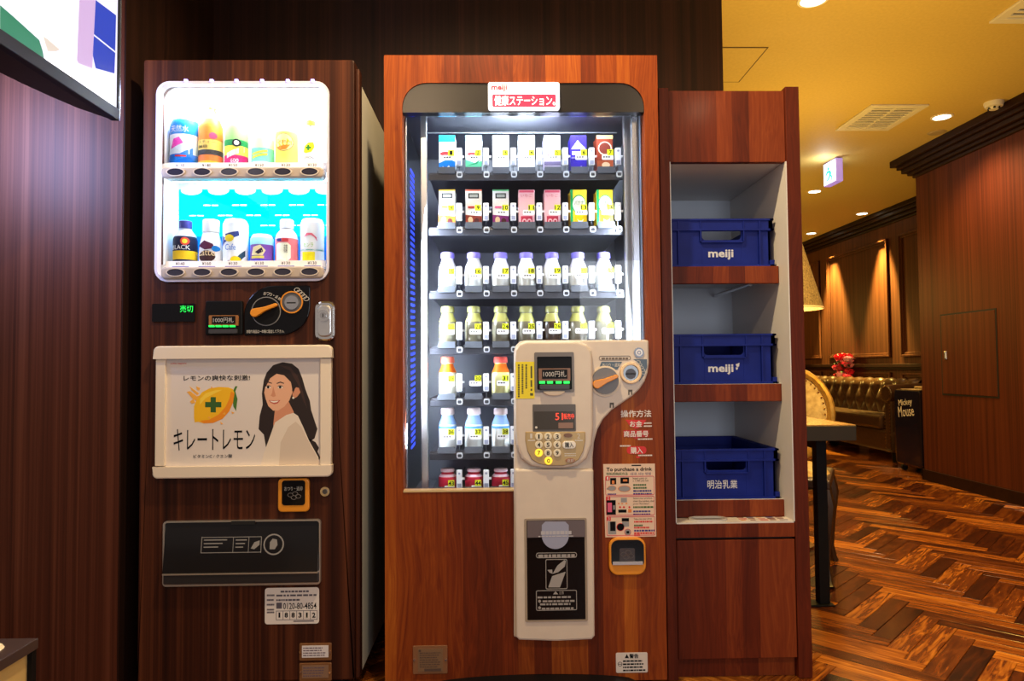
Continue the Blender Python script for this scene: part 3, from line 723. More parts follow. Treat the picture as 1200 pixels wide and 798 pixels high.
container('drink_bottle', I1(336, 313), 'white capped bottle with a pink and cream label in the lower row', btl(.140, .033), C(225, 215, 215), (.020, .115, .142, WHITE),
          ((.004, .082, C(235, 130, 135)),), (('和栗', (.002, .012, .036, .062), INK),), (([(-.024, .016), (-.024, .062), (-.016, .068), (.012, .068), (.02, .06), (.02, .022), (.01, .012), (-.014, .010)], C(250, 245, 215)), ([(-.022, .072), (-.006, .072), (-.006, .081), (-.022, .081)], C(60, 50, 120)), ([(-.004, .072), (.014, .072), (.014, .081), (-.004, .081)], RED)), GRP)
container('drink_can', I1(366, 313), 'tall white can with a yellow block and pink arc, last in the lower row', canp(.142, .0345), C(242, 242, 240), None, ((.010, .128, C(242, 242, 240)), (.044, .048, C(90, 200, 200))),
          (('モンラ', (-.018, .012, .054, .066), C(130, 190, 30)),), (([(-.022, .014), (.016, .014), (.016, .040), (-.022, .040)], C(235, 215, 20)), ([(-.018, .084), (-.008, .096), (.008, .096), (.02, .084), (.022, .072), (.014, .084), (.004, .09), (-.008, .088)], C(230, 110, 130))), GRP)

# front fittings of the left machine
def wbox(b, x0, y0, x1, y1, d0, d1, mi=0):
    X0, X1, Z0, Z1 = FR(x0, y0, x1, y1); return b.box(X0, X1, YF - d1, YF - d0, Z0, Z1, mi)
def plate(x0, y0, x1, y1, d, m, name, par, r=0.004, n=4, bevel=0.0, label=None, d0=0.0, corners=(1, 1, 1, 1)):
    return B().prism(RR(x0, y0, x1, y1, r, n=n, corners=corners), YF - d, YF - d0).build(name, m, par, bevel=bevel, label=label)
def ptext(s, x0, y0, x1, y1, d, m, par, name='lettering', **k):
    return text(s, FR(x0, y0, x1, y1), YF - d - 0.0005, m, par, name, **k)
dp = plate(179, 356, 229, 377, .004, GLOSSB, 'price_display', M1, .002)
ptext('売切', 212, 358, 227, 366, .005, GREENL, dp, 'green_digits')
bu = plate(243, 353, 286, 393, .014, BLACK, 'bill_slot', M1, .006, bevel=.003)
plate(248, 370, 282, 382, .020, P((.34, .14, .04), .35), 'bill_plate', bu, .002, d0=.014)
plate(252, 371, 279, 380, .0215, BLACK, 'bill_sign', bu, .001, d0=.02)
ptext('1000円札', 253.5, 372.5, 277, 378.5, .0216, P((.55, .55, .55), .5), bu)
for x0_ in (248, 256, 264, 272): wbox(B(), x0_, 381.6, x0_ + 6, 383.6, .014, .021).build('green_lamp', GREENL, bu)
plate(248, 386, 281, 391, .022, DGREY, 'bill_lip', bu, .003, d0=.014)
X0, X1, Z0, Z1 = FR(287, 335, 364, 393)
leaf = rrect(X0, X1, Z0, Z1, .085, 8, (.08, 1, .08, 1))
lf = B().prism(leaf, YF - .007, YF).build('coin_panel', GLOSSB, M1, bevel=.002)
def rings(px, py, r0, r1, d0, d1, m, name, par):
    x, z = FX(px, py), FZ(px, py); B().ring(ell(x, z, r0, n=28), ell(x, z, r1, n=28), YF - d1, YF - d0).build(name, m, par)
def dsk(px, py, r, d0, d1, m, name, par, rz=None):
    x, z = FX(px, py), FZ(px, py); return B().prism(ell(x, z, r, rz, 28), YF - d1, YF - d0, smooth=True).build(name, m, par)
rings(313, 365, .042, .0395, .007, .0085, P((.25, .25, .26), .3), 'dial_ring', lf)
dsk(313, 365, .0395, .007, .010, BLACK, 'dial', lf)
def lever(px0, py0, px1, py1, ra, rb, d0, d1, par, m=ORANGE):
    a = Vector((FX(px0, py0), FZ(px0, py0))); c = Vector((FX(px1, py1), FZ(px1, py1))); d = (c - a); ang = math.atan2(d.y, d.x)
    pts = [(a.x + ra * math.cos(ang + PI / 2 + PI * k / 10), a.y + ra * math.sin(ang + PI / 2 + PI * k / 10)) for k in range(11)]
    nrm = Vector((-d.y, d.x)).normalized(); mid = a + d * .45
    pts += [tuple(mid - nrm * rb * 1.3)] + [(c.x + rb * math.cos(ang - PI / 2 + PI * k / 6), c.y + rb * math.sin(ang - PI / 2 + PI * k / 6)) for k in range(7)] + [tuple(mid + nrm * rb * 1.3)]
    B().prism(pts, YF - d1, YF - d0).build('return_lever', m, par, bevel=.002)
lever(301, 367, 325, 358, .0125, .005, .010, .022, lf)
rings(343, 354.5, .032, .0285, .007, .011, ORANGE, 'coin_ring', lf)
dsk(343, 354.5, .0285, .007, .009, P((.10, .10, .11), .3), 'coin_well', lf)
dsk(343, 355, .020, .009, .0125, STEEL, 'coin_slot_disc', lf)
wbox(B(), 337.5, 354.5, 348, 356, .0124, .0132).build('coin_slot', BLACKM, lf)
b = B()
for i in range(5):
    x, z = FX(349 + i * 2.7, 340 + i * 2.6), FZ(349 + i * 2.7, 340 + i * 2.6)
    b.ring(ell(x, z, .0085, .0062, 14), ell(x, z, .0072, .005, 14), YF - .0080, YF - .007)
b.build('coin_symbols', OFFW, lf)
for i, ch in enumerate('おつり・返却'):
    px, py = 311.5 + i * 3.4, 344.2 + i * i * .25
    ptext(ch, px - 1.6, py - 1.8, px + 1.6, py + 1.8, .0072, OFFW, lf, rot=-.1 * i) if ch != '・' else dsk(px, py, .0012, .007, .0076, OFFW, 'dot', lf)
ptext('お取り商品は一本毎に取出して下さい。', 290, 386.5, 334, 390.5, .0072, OFFW, lf)
lk = plate(370, 353, 394, 400, .014, CHROME, 'door_handle_plate', M1, .022, 8, bevel=.006)
plate(373.5, 358, 390, 395, .020, ALU, 'handle_grip', lk, .016, 8, bevel=.004, d0=.013)
dsk(381.5, 370.5, .0165, .019, .028, CHROME, 'lock_ring', lk); dsk(381.5, 370.5, .009, .028, .031, STEEL, 'lock_barrel', lk)
b = B(); x, z = FX(381.5, 370.5), FZ(381.5, 370.5); b.box(x - .0012, x + .0012, YF - .0318, YF - .031, z - .005, z + .005); b.build('key_slot', BLACKM, lk)

# poster frame
FRM = PS(236, 222, 204, rough=.35)
pf = plate(188, 408, 387, 556, .006, P((.45, .40, .35), .5), 'poster_frame', M1, .006)
plate(184, 405, 391, 420, .024, FRM, 'frame_top', pf, .016, 6, .004, corners=(0, 0, 1, 1))
plate(183, 545, 391, 558.5, .024, FRM, 'frame_bottom', pf, .014, 6, .004, corners=(1, 1, 0, 0))
plate(185.5, 420, 196.5, 545, .018, FRM, 'frame_side', pf, .001, 2, .003)
plate(377, 420, 389.5, 545, .018, FRM, 'frame_side', pf, .001, 2, .003)
PAPER = PS(226, 217, 212, rough=.55)
sheet = wbox(B(), 196, 419, 378, 546, .006, .008).build('poster_sheet', PAPER, pf)
def pp(pts): return [(FX(x, y), FZ(x, y)) for x, y in pts]
def z5(pts): return pp([(170 + x * .2192, 395 + y * .2192) for x, y in pts])     # coordinates read off an enlarged view of the poster
b = B(); msl = []
def lay(pts, m, k):
    if m not in msl: msl.append(m)
    b.prism(z5(pts), YF - .0082 - .0001 * k, YF - .0078, msl.index(m))
def zell(cx, cy, rx, ry, n=22, rot=0.0):
    return [(cx + rx * math.cos(2 * PI * i / n) * math.cos(rot) - ry * math.sin(2 * PI * i / n) * math.sin(rot), cy + rx * math.cos(2 * PI * i / n) * math.sin(rot) + ry * math.sin(2 * PI * i / n) * math.cos(rot)) for i in range(n)]
HAIR = PS(38, 24, 22, rough=.5); HAIR2 = PS(62, 40, 34, rough=.5); SKIN = PS(232, 178, 146, rough=.55); SKIN2 = PS(212, 146, 114, rough=.55); SHIRT = PS(232, 220, 206, rough=.6); SHIRT2 = PS(216, 200, 184, rough=.6)
LEM = PS(246, 190, 20, rough=.5); LEM2 = PS(240, 145, 18, rough=.5); LEM3 = PS(252, 215, 70, rough=.5); GRN = PS(52, 98, 38, rough=.5)
# lemon with cross, leaf and splashes
lay([(488, 262), (500, 262), (488, 290), (500, 330), (492, 395), (478, 370), (470, 300)], PS(70, 120, 40, rough=.5), 1)
lay([(268, 370), (284, 330), (310, 295), (350, 274), (400, 266), (450, 268), (476, 278), (484, 300), (476, 350), (456, 396), (420, 436), (370, 458), (320, 460), (290, 452), (272, 455), (268, 430)], LEM, 2)
lay([(484, 300), (476, 350), (456, 396), (420, 436), (370, 458), (320, 460), (300, 446), (350, 440), (400, 412), (436, 372), (456, 330), (466, 290)], LEM2, 3)
lay([(300, 330), (330, 300), (380, 284), (420, 280), (380, 300), (330, 326), (300, 360)], LEM3, 3)
for q in ([(230, 292), (248, 288), (284, 316), (300, 310), (280, 340), (262, 330)], [(245, 262), (262, 276), (296, 300), (286, 310), (256, 284)], [(264, 330), (276, 350), (256, 356), (246, 344)], [(280, 262), (302, 272), (296, 286), (284, 280)], [(360, 262), (370, 274), (358, 276)], [(466, 396), (484, 404), (472, 410)], [(408, 450), (424, 464), (412, 466)], [(338, 430), (352, 422), (356, 436)], [(420, 410), (434, 400), (436, 414)]):
    lay(q, PS(244, 178, 70, rough=.5), 4)
lay([(328, 346), (357, 346), (357, 320), (385, 320), (385, 346), (414, 346), (414, 374), (385, 374), (385, 401), (357, 401), (357, 374), (328, 374)], GRN, 5)
# smiling woman with long dark hair and a pale blouse
lay([(640, 230), (655, 190), (690, 150), (740, 134), (790, 142), (825, 170), (845, 220), (862, 280), (885, 340), (892, 390), (905, 430), (925, 490), (910, 540), (880, 560), (840, 480), (780, 400), (700, 420), (690, 480), (670, 540), (652, 590), (640, 520), (612, 490), (618, 420), (634, 360), (630, 300)], HAIR, 1)
lay([(880, 540), (915, 560), (934, 590), (926, 610), (940, 640), (936, 655), (900, 610), (870, 570)], HAIR, 1)
lay([(700, 380), (770, 340), (800, 400), (790, 440), (720, 470), (690, 470)], SKIN2, 2)
lay([(648, 262), (660, 222), (690, 192), (740, 186), (776, 210), (792, 250), (790, 300), (776, 338), (748, 372), (716, 392), (690, 392), (664, 368), (650, 330), (642, 296)], SKIN, 3)
lay([(790, 290), (812, 268), (832, 272), (834, 296), (818, 318), (796, 330)], SKIN2, 3)
lay([(648, 270), (652, 222), (688, 180), (740, 168), (800, 190), (812, 262), (796, 300), (784, 240), (748, 204), (708, 196), (674, 220)], HAIR, 4)
lay([(720, 150), (780, 158), (820, 210), (850, 300), (870, 380), (850, 340), (820, 250), (780, 180)], HAIR2, 5)
for ex in (664, 728):
    lay(zell(ex, 268, 15, 7, 14), PS(240, 225, 215, rough=.5), 4); lay(zell(ex - 1, 268, 7, 6.5, 12), PS(30, 18, 16, rough=.3), 5)
    lay([(ex - 18, 266), (ex - 8, 258), (ex + 8, 258), (ex + 18, 268), (ex + 8, 262), (ex - 8, 262)], HAIR, 6)
    lay([(ex - 20, 246), (ex, 237), (ex + 20, 245), (ex + 18, 249), (ex, 243), (ex - 18, 250)], HAIR2, 6)
lay([(690, 262), (684, 300), (676, 312), (690, 320), (704, 314), (700, 300)], SKIN2, 4)
lay([(666, 336), (690, 338), (728, 336), (716, 352), (696, 358), (676, 350)], PS(192, 84, 74, rough=.5), 4)
lay([(672, 339), (692, 341), (721, 339), (710, 347), (694, 350), (680, 346)], PS(245, 236, 226, rough=.4), 5)
lay(zell(797, 324, 6, 6, 10), PS(240, 235, 220, rough=.2), 5)
lay([(700, 455), (760, 415), (798, 404), (822, 420), (850, 480), (880, 550), (930, 640), (940, 690), (622, 690), (640, 620), (662, 560)], SHIRT, 4)
lay([(730, 560), (770, 480), (810, 450), (840, 480), (880, 560), (930, 650), (938, 690), (720, 690)], SHIRT2, 5)
b.build('poster_print', msl, pf)
def z5t(s, x0, y0, x1, y1, m, **k): return ptext(s, 170 + x0 * .2192, 395 + y0 * .2192, 170 + x1 * .2192, 395 + y1 * .2192, .0082, m, pf, **k)
z5t('pokka sapporo', 144, 136, 228, 147, RED, bold=.01)
z5t('レモンの爽快な刺激!', 214, 204, 566, 232, INK, bold=.015)
z5t('キレートレモン', 160, 488, 594, 603, INK, bold=.0)
z5t('ビタミンC / クエン酸', 266, 625, 472, 644, INK, bold=.01)

# coin return, key, pick-up flap, stickers
cr = plate(327, 560, 363.5, 599, .012, ORANGE, 'coin_return', M1, .012, 5, .003)
plate(332, 562, 359, 591, .0135, GLOSSB, 'return_flap', cr, .008, d0=.01)
ptext('おつり・返却', 335, 569, 356, 574, .0136, P((.4, .4, .4), .5), cr)
b = B()
for px, py in ((342, 579), (347.5, 577.5), (346, 582), (351, 580.5)):
    x, z = FX(px, py), FZ(px, py); b.ring(ell(x, z, .008, .006, 14), ell(x, z, .007, .005, 14), YF - .0142, YF - .0134)
b.build('coin_symbols', P((.22, .2, .2), .5), cr)
kl = dsk(381.5, 575.5, .0135, 0, .008, CHROME, 'key_lock', M1); dsk(381.5, 575.5, .007, .008, .0095, P((.2, .2, .2), .3, 1.0), 'key_barrel', kl)
X0, X1, Z0, Z1 = FR(192.5, 609, 376.5, 685)
pu = B().ring(rrect(X0, X1, Z0, Z1, .010, 5), rrect(X0 + .005, X1 - .004, Z0 + .006, Z1 - .004, .008, 5), YF - .010, YF).build('pick_up_frame', P((.62, .60, .58), .3, .8), M1)
B().box(X0 + .005, X1 - .004, YF - .002, YF, Z0 + .006, Z1 - .004).build('pick_up_back', BLACKM, pu)
zm = FZ(285, 669)
b = B(); fl = X0 + .014, X1 - .006
b.add([(X0 + .006, YF - .004, Z1 - .006), (X1 - .005, YF - .004, Z1 - .006), (X1 - .005, YF - .024, zm), (X0 + .006, YF - .024, zm), (X0 + .006, YF - .002, Z1 - .006), (X1 - .005, YF - .002, Z1 - .006), (X1 - .005, YF - .002, zm), (X0 + .006, YF - .002, zm)], [(3, 2, 1, 0), (0, 1, 5, 4), (2, 3, 7, 6), (0, 4, 7, 3), (1, 2, 6, 5)])
flap = b.build('pick_up_flap', P((.010, .009, .011), .2, coat=.1, spec=.25), M1)
wbox(B(), 192.5 + 80, 609.5, 192.5 + 108, 613.5, .004, .012).build('flap_notch', BLACKM, M1)
def on_flap(px, py):                          # point on the sloping flap
    z = FZ(px, py); f = (Z1 - .006 - z) / (Z1 - .006 - zm); return YF - .004 - .020 * f - .0006
GRY = P((.30, .29, .29), .5)
b = B()
def fline(x0, y0, x1, y1):
    Xa, Xb, Za, Zb = FR(x0, y0, x1, y1); ya, yb = on_flap(x0, y0), on_flap(x0, y1)
    b.add([(Xa, ya, Zb), (Xb, ya, Zb), (Xb, yb, Za), (Xa, yb, Za)], [(3, 2, 1, 0)])
for x0, y0, x1, y1 in ((238, 628, 308, 628.7), (238, 645.3, 308, 646), (238, 628, 238.8, 646), (275, 628, 275.6, 646), (307.5, 628, 308.3, 646), (293, 628, 293.6, 646)): fline(x0, y0, x1, y1)
for i in range(3):
    fline(241, 631 + i * 4, 268 - i * 5, 632.2 + i * 4); fline(278, 631 + i * 4, 291 - i * 2, 632.2 + i * 4)
for k in range(24):
    a0, a1 = 2 * PI * k / 24, 2 * PI * (k + 1) / 24
    vs = []
    for a, r in ((a0, 12), (a1, 12), (a1, 10.4), (a0, 10.4)):
        px, py = 322.5 + r * math.cos(a), 636.5 + r * math.sin(a); vs.append((FX(px, py), on_flap(px, py), FZ(px, py)))
    b.add(vs, [(0, 1, 2, 3)])
for q in ([(296, 641), (300, 634), (306, 632), (306, 637), (300, 642)], [(318, 642), (318, 634), (321, 630), (326, 631), (327, 637), (324, 642)]):
    vs = [(FX(x, y), on_flap(x, y), FZ(x, y)) for x, y in q]; b.add(vs, [tuple(range(len(q)))])
b.build('flap_print', GRY, M1)
plate(194, 670, 375, 682, .016, P((.03, .028, .03), .3), 'pick_up_lip', pu, .004, bevel=.003, d0=.002)
wbox(B(), 195, 668.3, 375, 670, .002, .026).build('flap_edge', P((.55, .5, .45), .3, .7), M1)
st = plate(310.5, 688.5, 374, 731, .0012, PS(232, 226, 222, rough=.4), 'service_sticker', M1, .008)
ptext('0120-80-4854', 332, 706, 371, 713.5, .0012, INK, st, bold=.01)
for i, ch in enumerate('188312'):
    cx = 327.6 + i * 8.05
    ptext(ch, cx - 2 if ch != '1' else cx - 1, 717.5, cx + 2 if ch != '1' else cx + 1, 723.5, .0012, INK, st, 'digit', bold=.03)
b = B()
for i in range(7):
    x = 323.6 + i * 8; wbox(b, x, 715.5, x + .5, 726, .0011, .0016)
wbox(b, 323.6, 715.2, 372, 715.7, .0011, .0016); wbox(b, 323.6, 725.6, 372, 726.1, .0011, .0016); wbox(b, 344, 727, 368, 728.2, .0011, .0016)
for i, (x0, x1) in enumerate(((329, 362), (313, 322), (324, 371), (313, 321), (324, 352))):
    yy = (692.5, 697, 697, 702.5, 702.5)[i]; XX = FR(x0, yy - 1.3, x1, yy + 1.3); lines(b, *XX, 1, YF - .0016, th=.8, seed=i, ragged=0)
for i, yy in enumerate((708, 713.8, 717)): lines(b, *FR(313, yy - 1.2, 322, yy + 1.2), 1, YF - .0016, th=.8, seed=i + 9, ragged=.1)
wbox(b, 324, 706, 330.5, 713, .0011, .0016)
b.build('sticker_print', P((.10, .09, .12), .6), st)
for y0, y1, m in ((753, 773.5, PS(225, 222, 226, rough=.4)), (776, 797.5, PS(150, 122, 100, rough=.4, metal=.3))):
    pl = plate(351, y0, 389, y1, .005, BROWNP, 'plate_holder', M1, .004, bevel=.002)
    plate(354.5, y0 + 2.5, 385.5, y1 - 4, .006, m, 'name_plate', pl, .001, d0=.004)
    b = B(); lines(b, *FR(356, y0 + 4, 384, y1 - 5), 4, YF - .0064, seed=int(y0), th=.4); b.build('plate_print', P((.14, .10, .14), .6), pl)
    for px in (352.8, 387.2): dsk(px, (y0 + y1) / 2, .0032, .005, .0072, CHROME, 'screw', pl)

# ------------------------------------------------------------------ right vending machine (cherry front, milk and juice behind glass)
M2 = thing('milk_vending_machine', (0.077, 2.34, 0), 'cherry wood fronted milk vending machine with a tall glass window and cream control panel', 'vending machine')
ax0, ax1, azt = -0.3265, 0.4795, 1.844
ox0, ox1 = FX(472, 330), FX(757, 250)
ozt, ozb, ozr = FZ(614, 97), FZ(537, 574.5), FZ(730, 405)
R2 = 0.072
arc = lambda cx, cz, a0, a1, n=8: [(cx + R2 * math.cos(a0 + (a1 - a0) * i / n), cz + R2 * math.sin(a0 + (a1 - a0) * i / n)) for i in range(n + 1)]
b = B()
b.prism([(ax0, ozb), (ax0, azt), (ax1, azt), (ax1, ozb), (ox1, ozb)] + arc(ox1 - R2, ozt - R2, 0, PI / 2) + arc(ox0 + R2, ozt - R2, PI / 2, PI) + [(ox0, ozb)], YF, YF + .04)
hx = FX(640, 500)
b.box(ax0, ax1, YF, YF + .04, 0.03, ozb); b.box(hx, ox1, YF, YF + .04, ozb, ozr)
b.build('door_front', WOOD_M2, M2)
B().box(ax0 + .0005, ax1 - .0005, YF + .0005, YF + .04, azt, azt + .004).box(ax0, ox0, YF + .041, YF + .06, .03, azt).box(ox1, ax1, YF + .041, YF + .06, .03, azt).build('door_edge', WOOD_M2, M2)
b = B(); y0, y1 = YF + .06, 2.645
b.box(ax0 + .004, ax0 + .02, y0, y1, .05, azt - .02); b.box(ax1 - .02, ax1 - .004, y0, y1, .05, azt - .02); b.box(ax0 + .02, ax1 - .02, y1 - .015, y1, .05, azt - .02)
b.box(ax0 + .02, ax1 - .02, y0, y1 - .015, azt - .035, azt - .02); b.box(ax0 + .02, ax1 - .02, y0, y1 - .015, .05, .065)
b.build('cabinet_body', P((.02, .018, .018), .4), M2)
for x in (ax0 + .06, ax1 - .06):
    for y in (2.14, 2.58): B().cyl((x, y, 0), (x, y, .05), .024, n=12).build('foot', BLACK, M2)
rim = [(ox0, ozb), (hx, ozb), (hx, ozb + .004), (ox0 + .004, ozb + .004)]
B().box(ox0, hx, YF - .002, YF + .03, ozb - .004, ozb + .001).build('lower_trim', P((.85, .62, .30), .3, .4), M2)
# black fascia with the lit name sign
zf = FZ(614, 131)
B().prism([(ox0, zf), (ox1, zf)] + arc(ox1 - R2, ozt - R2, 0, PI / 2) + arc(ox0 + R2, ozt - R2, PI / 2, PI), YF + .004, YF + .034).build('fascia', P((.012, .011, .013), .3), M2)
sg = plate(572, 98, 655.5, 129.5, .012, P((.9, .9, .92), .4, emit=(.95, .95, 1.0), es=1.0), 'name_sign', M2, .007, d0=-.01, bevel=.002)
plate(577, 112.5, 651, 127, .0126, P((.75, .02, .08), .4, emit=(.9, .02, .10), es=.55), 'sign_band', sg, .004, d0=.011)
ptext('meiji', 576, 101, 594, 109.5, .0126, P((.75, .02, .06), .4, emit=(.8, .02, .06), es=.3), sg, bold=.035)
ptext('健康ステーション。', 579.5, 114, 650, 125.5, .0127, P((.9, .9, .9), .4, emit=(1, 1, 1), es=.9), sg, bold=.022)
# chilled compartment
ix0, ix1, izt, izb = ox0 - .012, ox1 + .006, zf + .03, ozb - .06
b = B(); YBK = 2.60
INNER = P((.16, .17, .20), .35)
b.box(ix0 - .006, ix1 + .006, YBK, YBK + .008, izb, izt); b.box(ix1, ix1 + .006, YF + .06, YBK, izb, izt)
b.box(ix0 - .006, ix1 + .006, YF + .06, YBK, izt, izt + .006); b.box(ix0 - .006, ix1 + .006, YF + .06, YBK, izb - .006, izb)
b.build('compartment_lining', INNER, M2)
B().box(ix0 - .006, ix0, YF + .06, YBK, izb, izt).build('side_duct', P((.02, .022, .03), .3), M2)
z = FZ(486, 540); ztop = FZ(486, 165)
b = B(); BLU = emit((.02, .05, 1.0), 3.0)
while z < ztop:
    b.add([(ix0 + .0006, 2.31, z), (ix0 + .0006, 2.42, z + .006), (ix0 + .0006, 2.42, z + .0145), (ix0 + .0006, 2.31, z + .0085)], [(0, 1, 2, 3)]); z += .0205
b.build('blue_lit_slots', BLU, M2, kind='stuff')
YT = 2.155                                    # front of the trays
for px0, px1 in ((494, 501), (732.5, 740)):
    X0, X1 = FX(px0, 350, YT), FX(px1, 260, YT)
    B().box(X0, X1, YT - .015, YT + .01, izb, izt).build('rack_upright', ALU, M2, bevel=.002)
B().box(ox1 - .028, ox1 - .012, YF + .045, YF + .075, ozr - .05, zf).build('door_inner_post', P((.45, .46, .5), .25, .8), M2)
B().box(ox0 + .002, ox0 + .006, YF + .045, YF + .06, ozb, zf).build('door_inner_post', P((.45, .46, .5), .25, .8), M2)
B().box(ox0 + .035, ox1 - .035, 2.30, 2.305, FZ(614, 156, 2.3), izt).build('light_reflector', P((.75, .78, .82), .3), M2)
B().cyl((FX(575, 140, 2.08), 2.085, izt - .012), (FX(665, 140, 2.08), 2.085, izt - .012), .008, n=12).build('light_tube', emit((.85, .93, 1.0), 14.0), M2)
area('milk_machine_lamp_glow', (.077, 2.10, izt - .015), (.077, 2.30, izt - .07), .16, .02, 2.0, COOL, 120)
area('milk_machine_top_light', (.08, 2.12, izt - .012), (.08, 2.22, .9), .52, .05, 4.0, COOL)
area('milk_machine_side_light_left', (ix0 + .035, YF + .065, 1.00), (.06, 2.30, .96), .02, .85, 9, COOL, 150)
area('milk_machine_side_light_right', (ix1 - .035, YF + .065, 1.00), (.06, 2.30, .96), .02, .85, 7, COOL, 150)
b = B()
b.prism([(ox0 + .001, ozb + .002), (hx, ozb + .002), (hx, ozr + .002), (ox1 - .001, ozr + .002), (ox1 - .001, zf), (ox0 + .001, zf)], YF + .036, YF + .040)
b.build('window_pane', GLASS, M2)

# seven trays; every slot has a clip, a numbered tag and what it sells
YP = 2.185
rows = [(161, 203.5), (224, 267), (296, 340), (359, 404), (418, 463.5), (478, 525), (549, 571)]
colx = [524.5, 555.5, 587, 617, 647, 677.5, 708]
tray_z = [FZ(600, y1, YP) for _, y1 in rows]
ORD = ['leftmost', 'second from the left', 'third from the left', 'fourth and middle', 'fifth from the left', 'sixth from the left', 'rightmost']
NUMS = [list(range(1, 8)), list(range(8, 15)), list(range(15, 22)), list(range(22, 29)), [29, 30, 31], [36, 37, 38], [43, 44, 45]]
TRAYM = P((.035, .036, .045), .35); CLIP = P((.82, .84, .86), .35); TRCLR = P((.10, .11, .13), .15, coat=.3)
X0t, X1t = FX(503, 350, YT) , FX(730, 250, YT)
for r, z in enumerate(tray_z):
    b = B()
    b.box(X0t, X1t, YT, 2.56, z - .018, z - .004)
    b.box(X0t, X1t, YT - .006, YT + .004, z - .030, z - .010)
    tray = b.build('shelf_tray', TRAYM, M2, bevel=.002)
    ncol = 7 if r < 4 else 3
    tip = B(); 
    for c in range(7 if r < 4 else 4):
        cx = FX(colx[c], rows[r][1], YP)
        dx = cx + .0385
        B().box(dx - .0015, dx + .0015, YT + .002, 2.52, z - .006, z + .018).build('lane_divider', TRCLR, tray)
    for c in range(ncol):
        px = colx[c]; ytop, ybot = rows[r]
        cx = FX(px, ybot, YP)
        # lane floor and a little stop ring in front
        B().box(cx - .030, cx + .030, YT - .004, YT + .10, z - .004, z).box(cx - .026, cx + .026, YT - .012, YT - .003, z - .010, z + .010).build('lane_floor', TRCLR, tray)
        B().ring(rrect(cx + .031, cx + .049, z - .024, z - .006, .005, 3), rrect(cx + .034, cx + .046, z - .021, z - .011, .003, 3), YT - .020, YT - .012).build('stop_ring', P((.55, .58, .62), .2), tray)
        gx = cx + .0385; gz = z + (.014 if r != 6 else .004)
        g = B(); g.prism(rrect(gx - .0085, gx + .0085, gz + .002, gz + .056, .002, 2), YT - .010, YT + .004, 0)
        g.prism(ell(gx, gz + .046, .0035, n=10), YT - .0108, YT - .0098, 1); g.box(gx - .006, gx + .006, YT - .0108, YT - .0098, gz + .004, gz + .016, 1)
        g.box(gx + .0085, gx + .016, YT - .006, YT, gz + .027, gz + .033, 0)
        g.build('lane_clip', [CLIP, P((.30, .33, .45), .3)], tray)
        # price card with its yellow number tag
        tx, tz = cx + .0135, gz + (.036 if r != 6 else .012)
        t = B(); ww = .018
        t.prism(rrect(tx - .026, tx + .011, tz - .018, tz - .002, .004, 3) if r < 6 else rrect(tx - .02, tx + .011, tz - .012, tz - .002, .003, 2), YT - .009, YT - .008, 0)
        t.box(tx - .009, tx + .010, YT - .0098, YT - .0085, tz - .004, tz + .014, 1)
        for i in range(3): t.box(tx - .022 + i * .008, tx - .017 + i * .008, YT - .0094, YT - .0088, tz - .011, tz - .0075, 2)
        s = str(NUMS[r][c]); wd_ = .0042 * len(s)
        vs, fs = text(s, (tx - wd_ + .0005, tx + wd_ + .0005, tz - .0015, tz + .0115), YT - .0101, INK, tray, raw=True, bold=.02)
        t.add(vs, fs, 2)
        t.build('number_tag', [WHITE, TAGY, INK], tray)

def carton(px, row, label, body, prints, logo=None, group='cartons in the milk machine'):
    z = tray_z[row]; x = FX(px, rows[row][1], YP)
    h = FZ(px, rows[row][0], YP) - z; w, d = .0255, .038
    t = thing('drink_carton', (x, YP + d - .02, z), label, 'carton', group)
    B().box(-w, w, -d, d, 0, h).build('body', body, t, local=True, bevel=.002)
    for i, (pts, m) in enumerate(prints):
        B().prism([(u * w, v * h) for u, v in pts], -d - .0006 - .0002 * i, -d - .0001).build('print', m, t, local=True)
    if logo: text(logo[0], (logo[1][0] * w, logo[1][1] * w, logo[1][2] * h, logo[1][3] * h), -d - .0018, logo[2], t, local=True)
    B().box(-w, w, d - .004, d, h, h + .004).build('fold', body, t, local=True)
    return t
q = lambda u0, u1, v0, v1: [(u0, v0), (u1, v0), (u1, v1), (u0, v1)]
ov = lambda cu, cv, ru, rv, n=14: [(cu + ru * math.cos(2 * PI * k / n), cv + rv * math.sin(2 * PI * k / n)) for k in range(n)]
CW = C(238, 240, 242)
carton(colx[0], 0, 'blue and white carton behind tag 1 on the top tray', CW, [(q(-1, 1, .82, 1), C(20, 160, 215)), ([(-1, 0), (1, 0), (1, .28), (.2, .36), (-1, .24)], C(15, 120, 205)), (ov(-.1, .50, .75, .06), RED), ([(-.8, .05), (-.5, .16), (-.2, .08), (.2, .18), (.6, .06)], CW)], ('アルカリ', (-.85, .85, .62, .70), C(40, 60, 120)))
carton(colx[1], 0, 'white carton with pale blue top and green base behind tag 2', CW, [(q(-1, 1, .84, 1), C(120, 205, 225)), ([(-1, 0), (1, 0), (1, .30), (.2, .24), (-1, .34)], C(90, 185, 140)), (ov(-.1, .49, .7, .05), RED), ([(-.9, .16), (.1, .24), (.9, .36), (.4, .22)], C(40, 140, 95))], ('カラダ', (-.3, .85, .62, .70), C(60, 90, 130)))
carton(colx[2], 0, 'plain bright white carton behind tag 3', C(248, 248, 250), [(q(-.8, .8, .30, .34), C(215, 220, 228))])
carton(colx[3], 0, 'white carton with a thin slanting grey stripe behind tag 4', C(246, 246, 248), [([(-.8, .26), (.9, .36), (.9, .32), (-.8, .22)], C(150, 150, 165)), ([(-.5, .44), (.9, .52), (.9, .50), (-.5, .42)], C(190, 190, 200))])
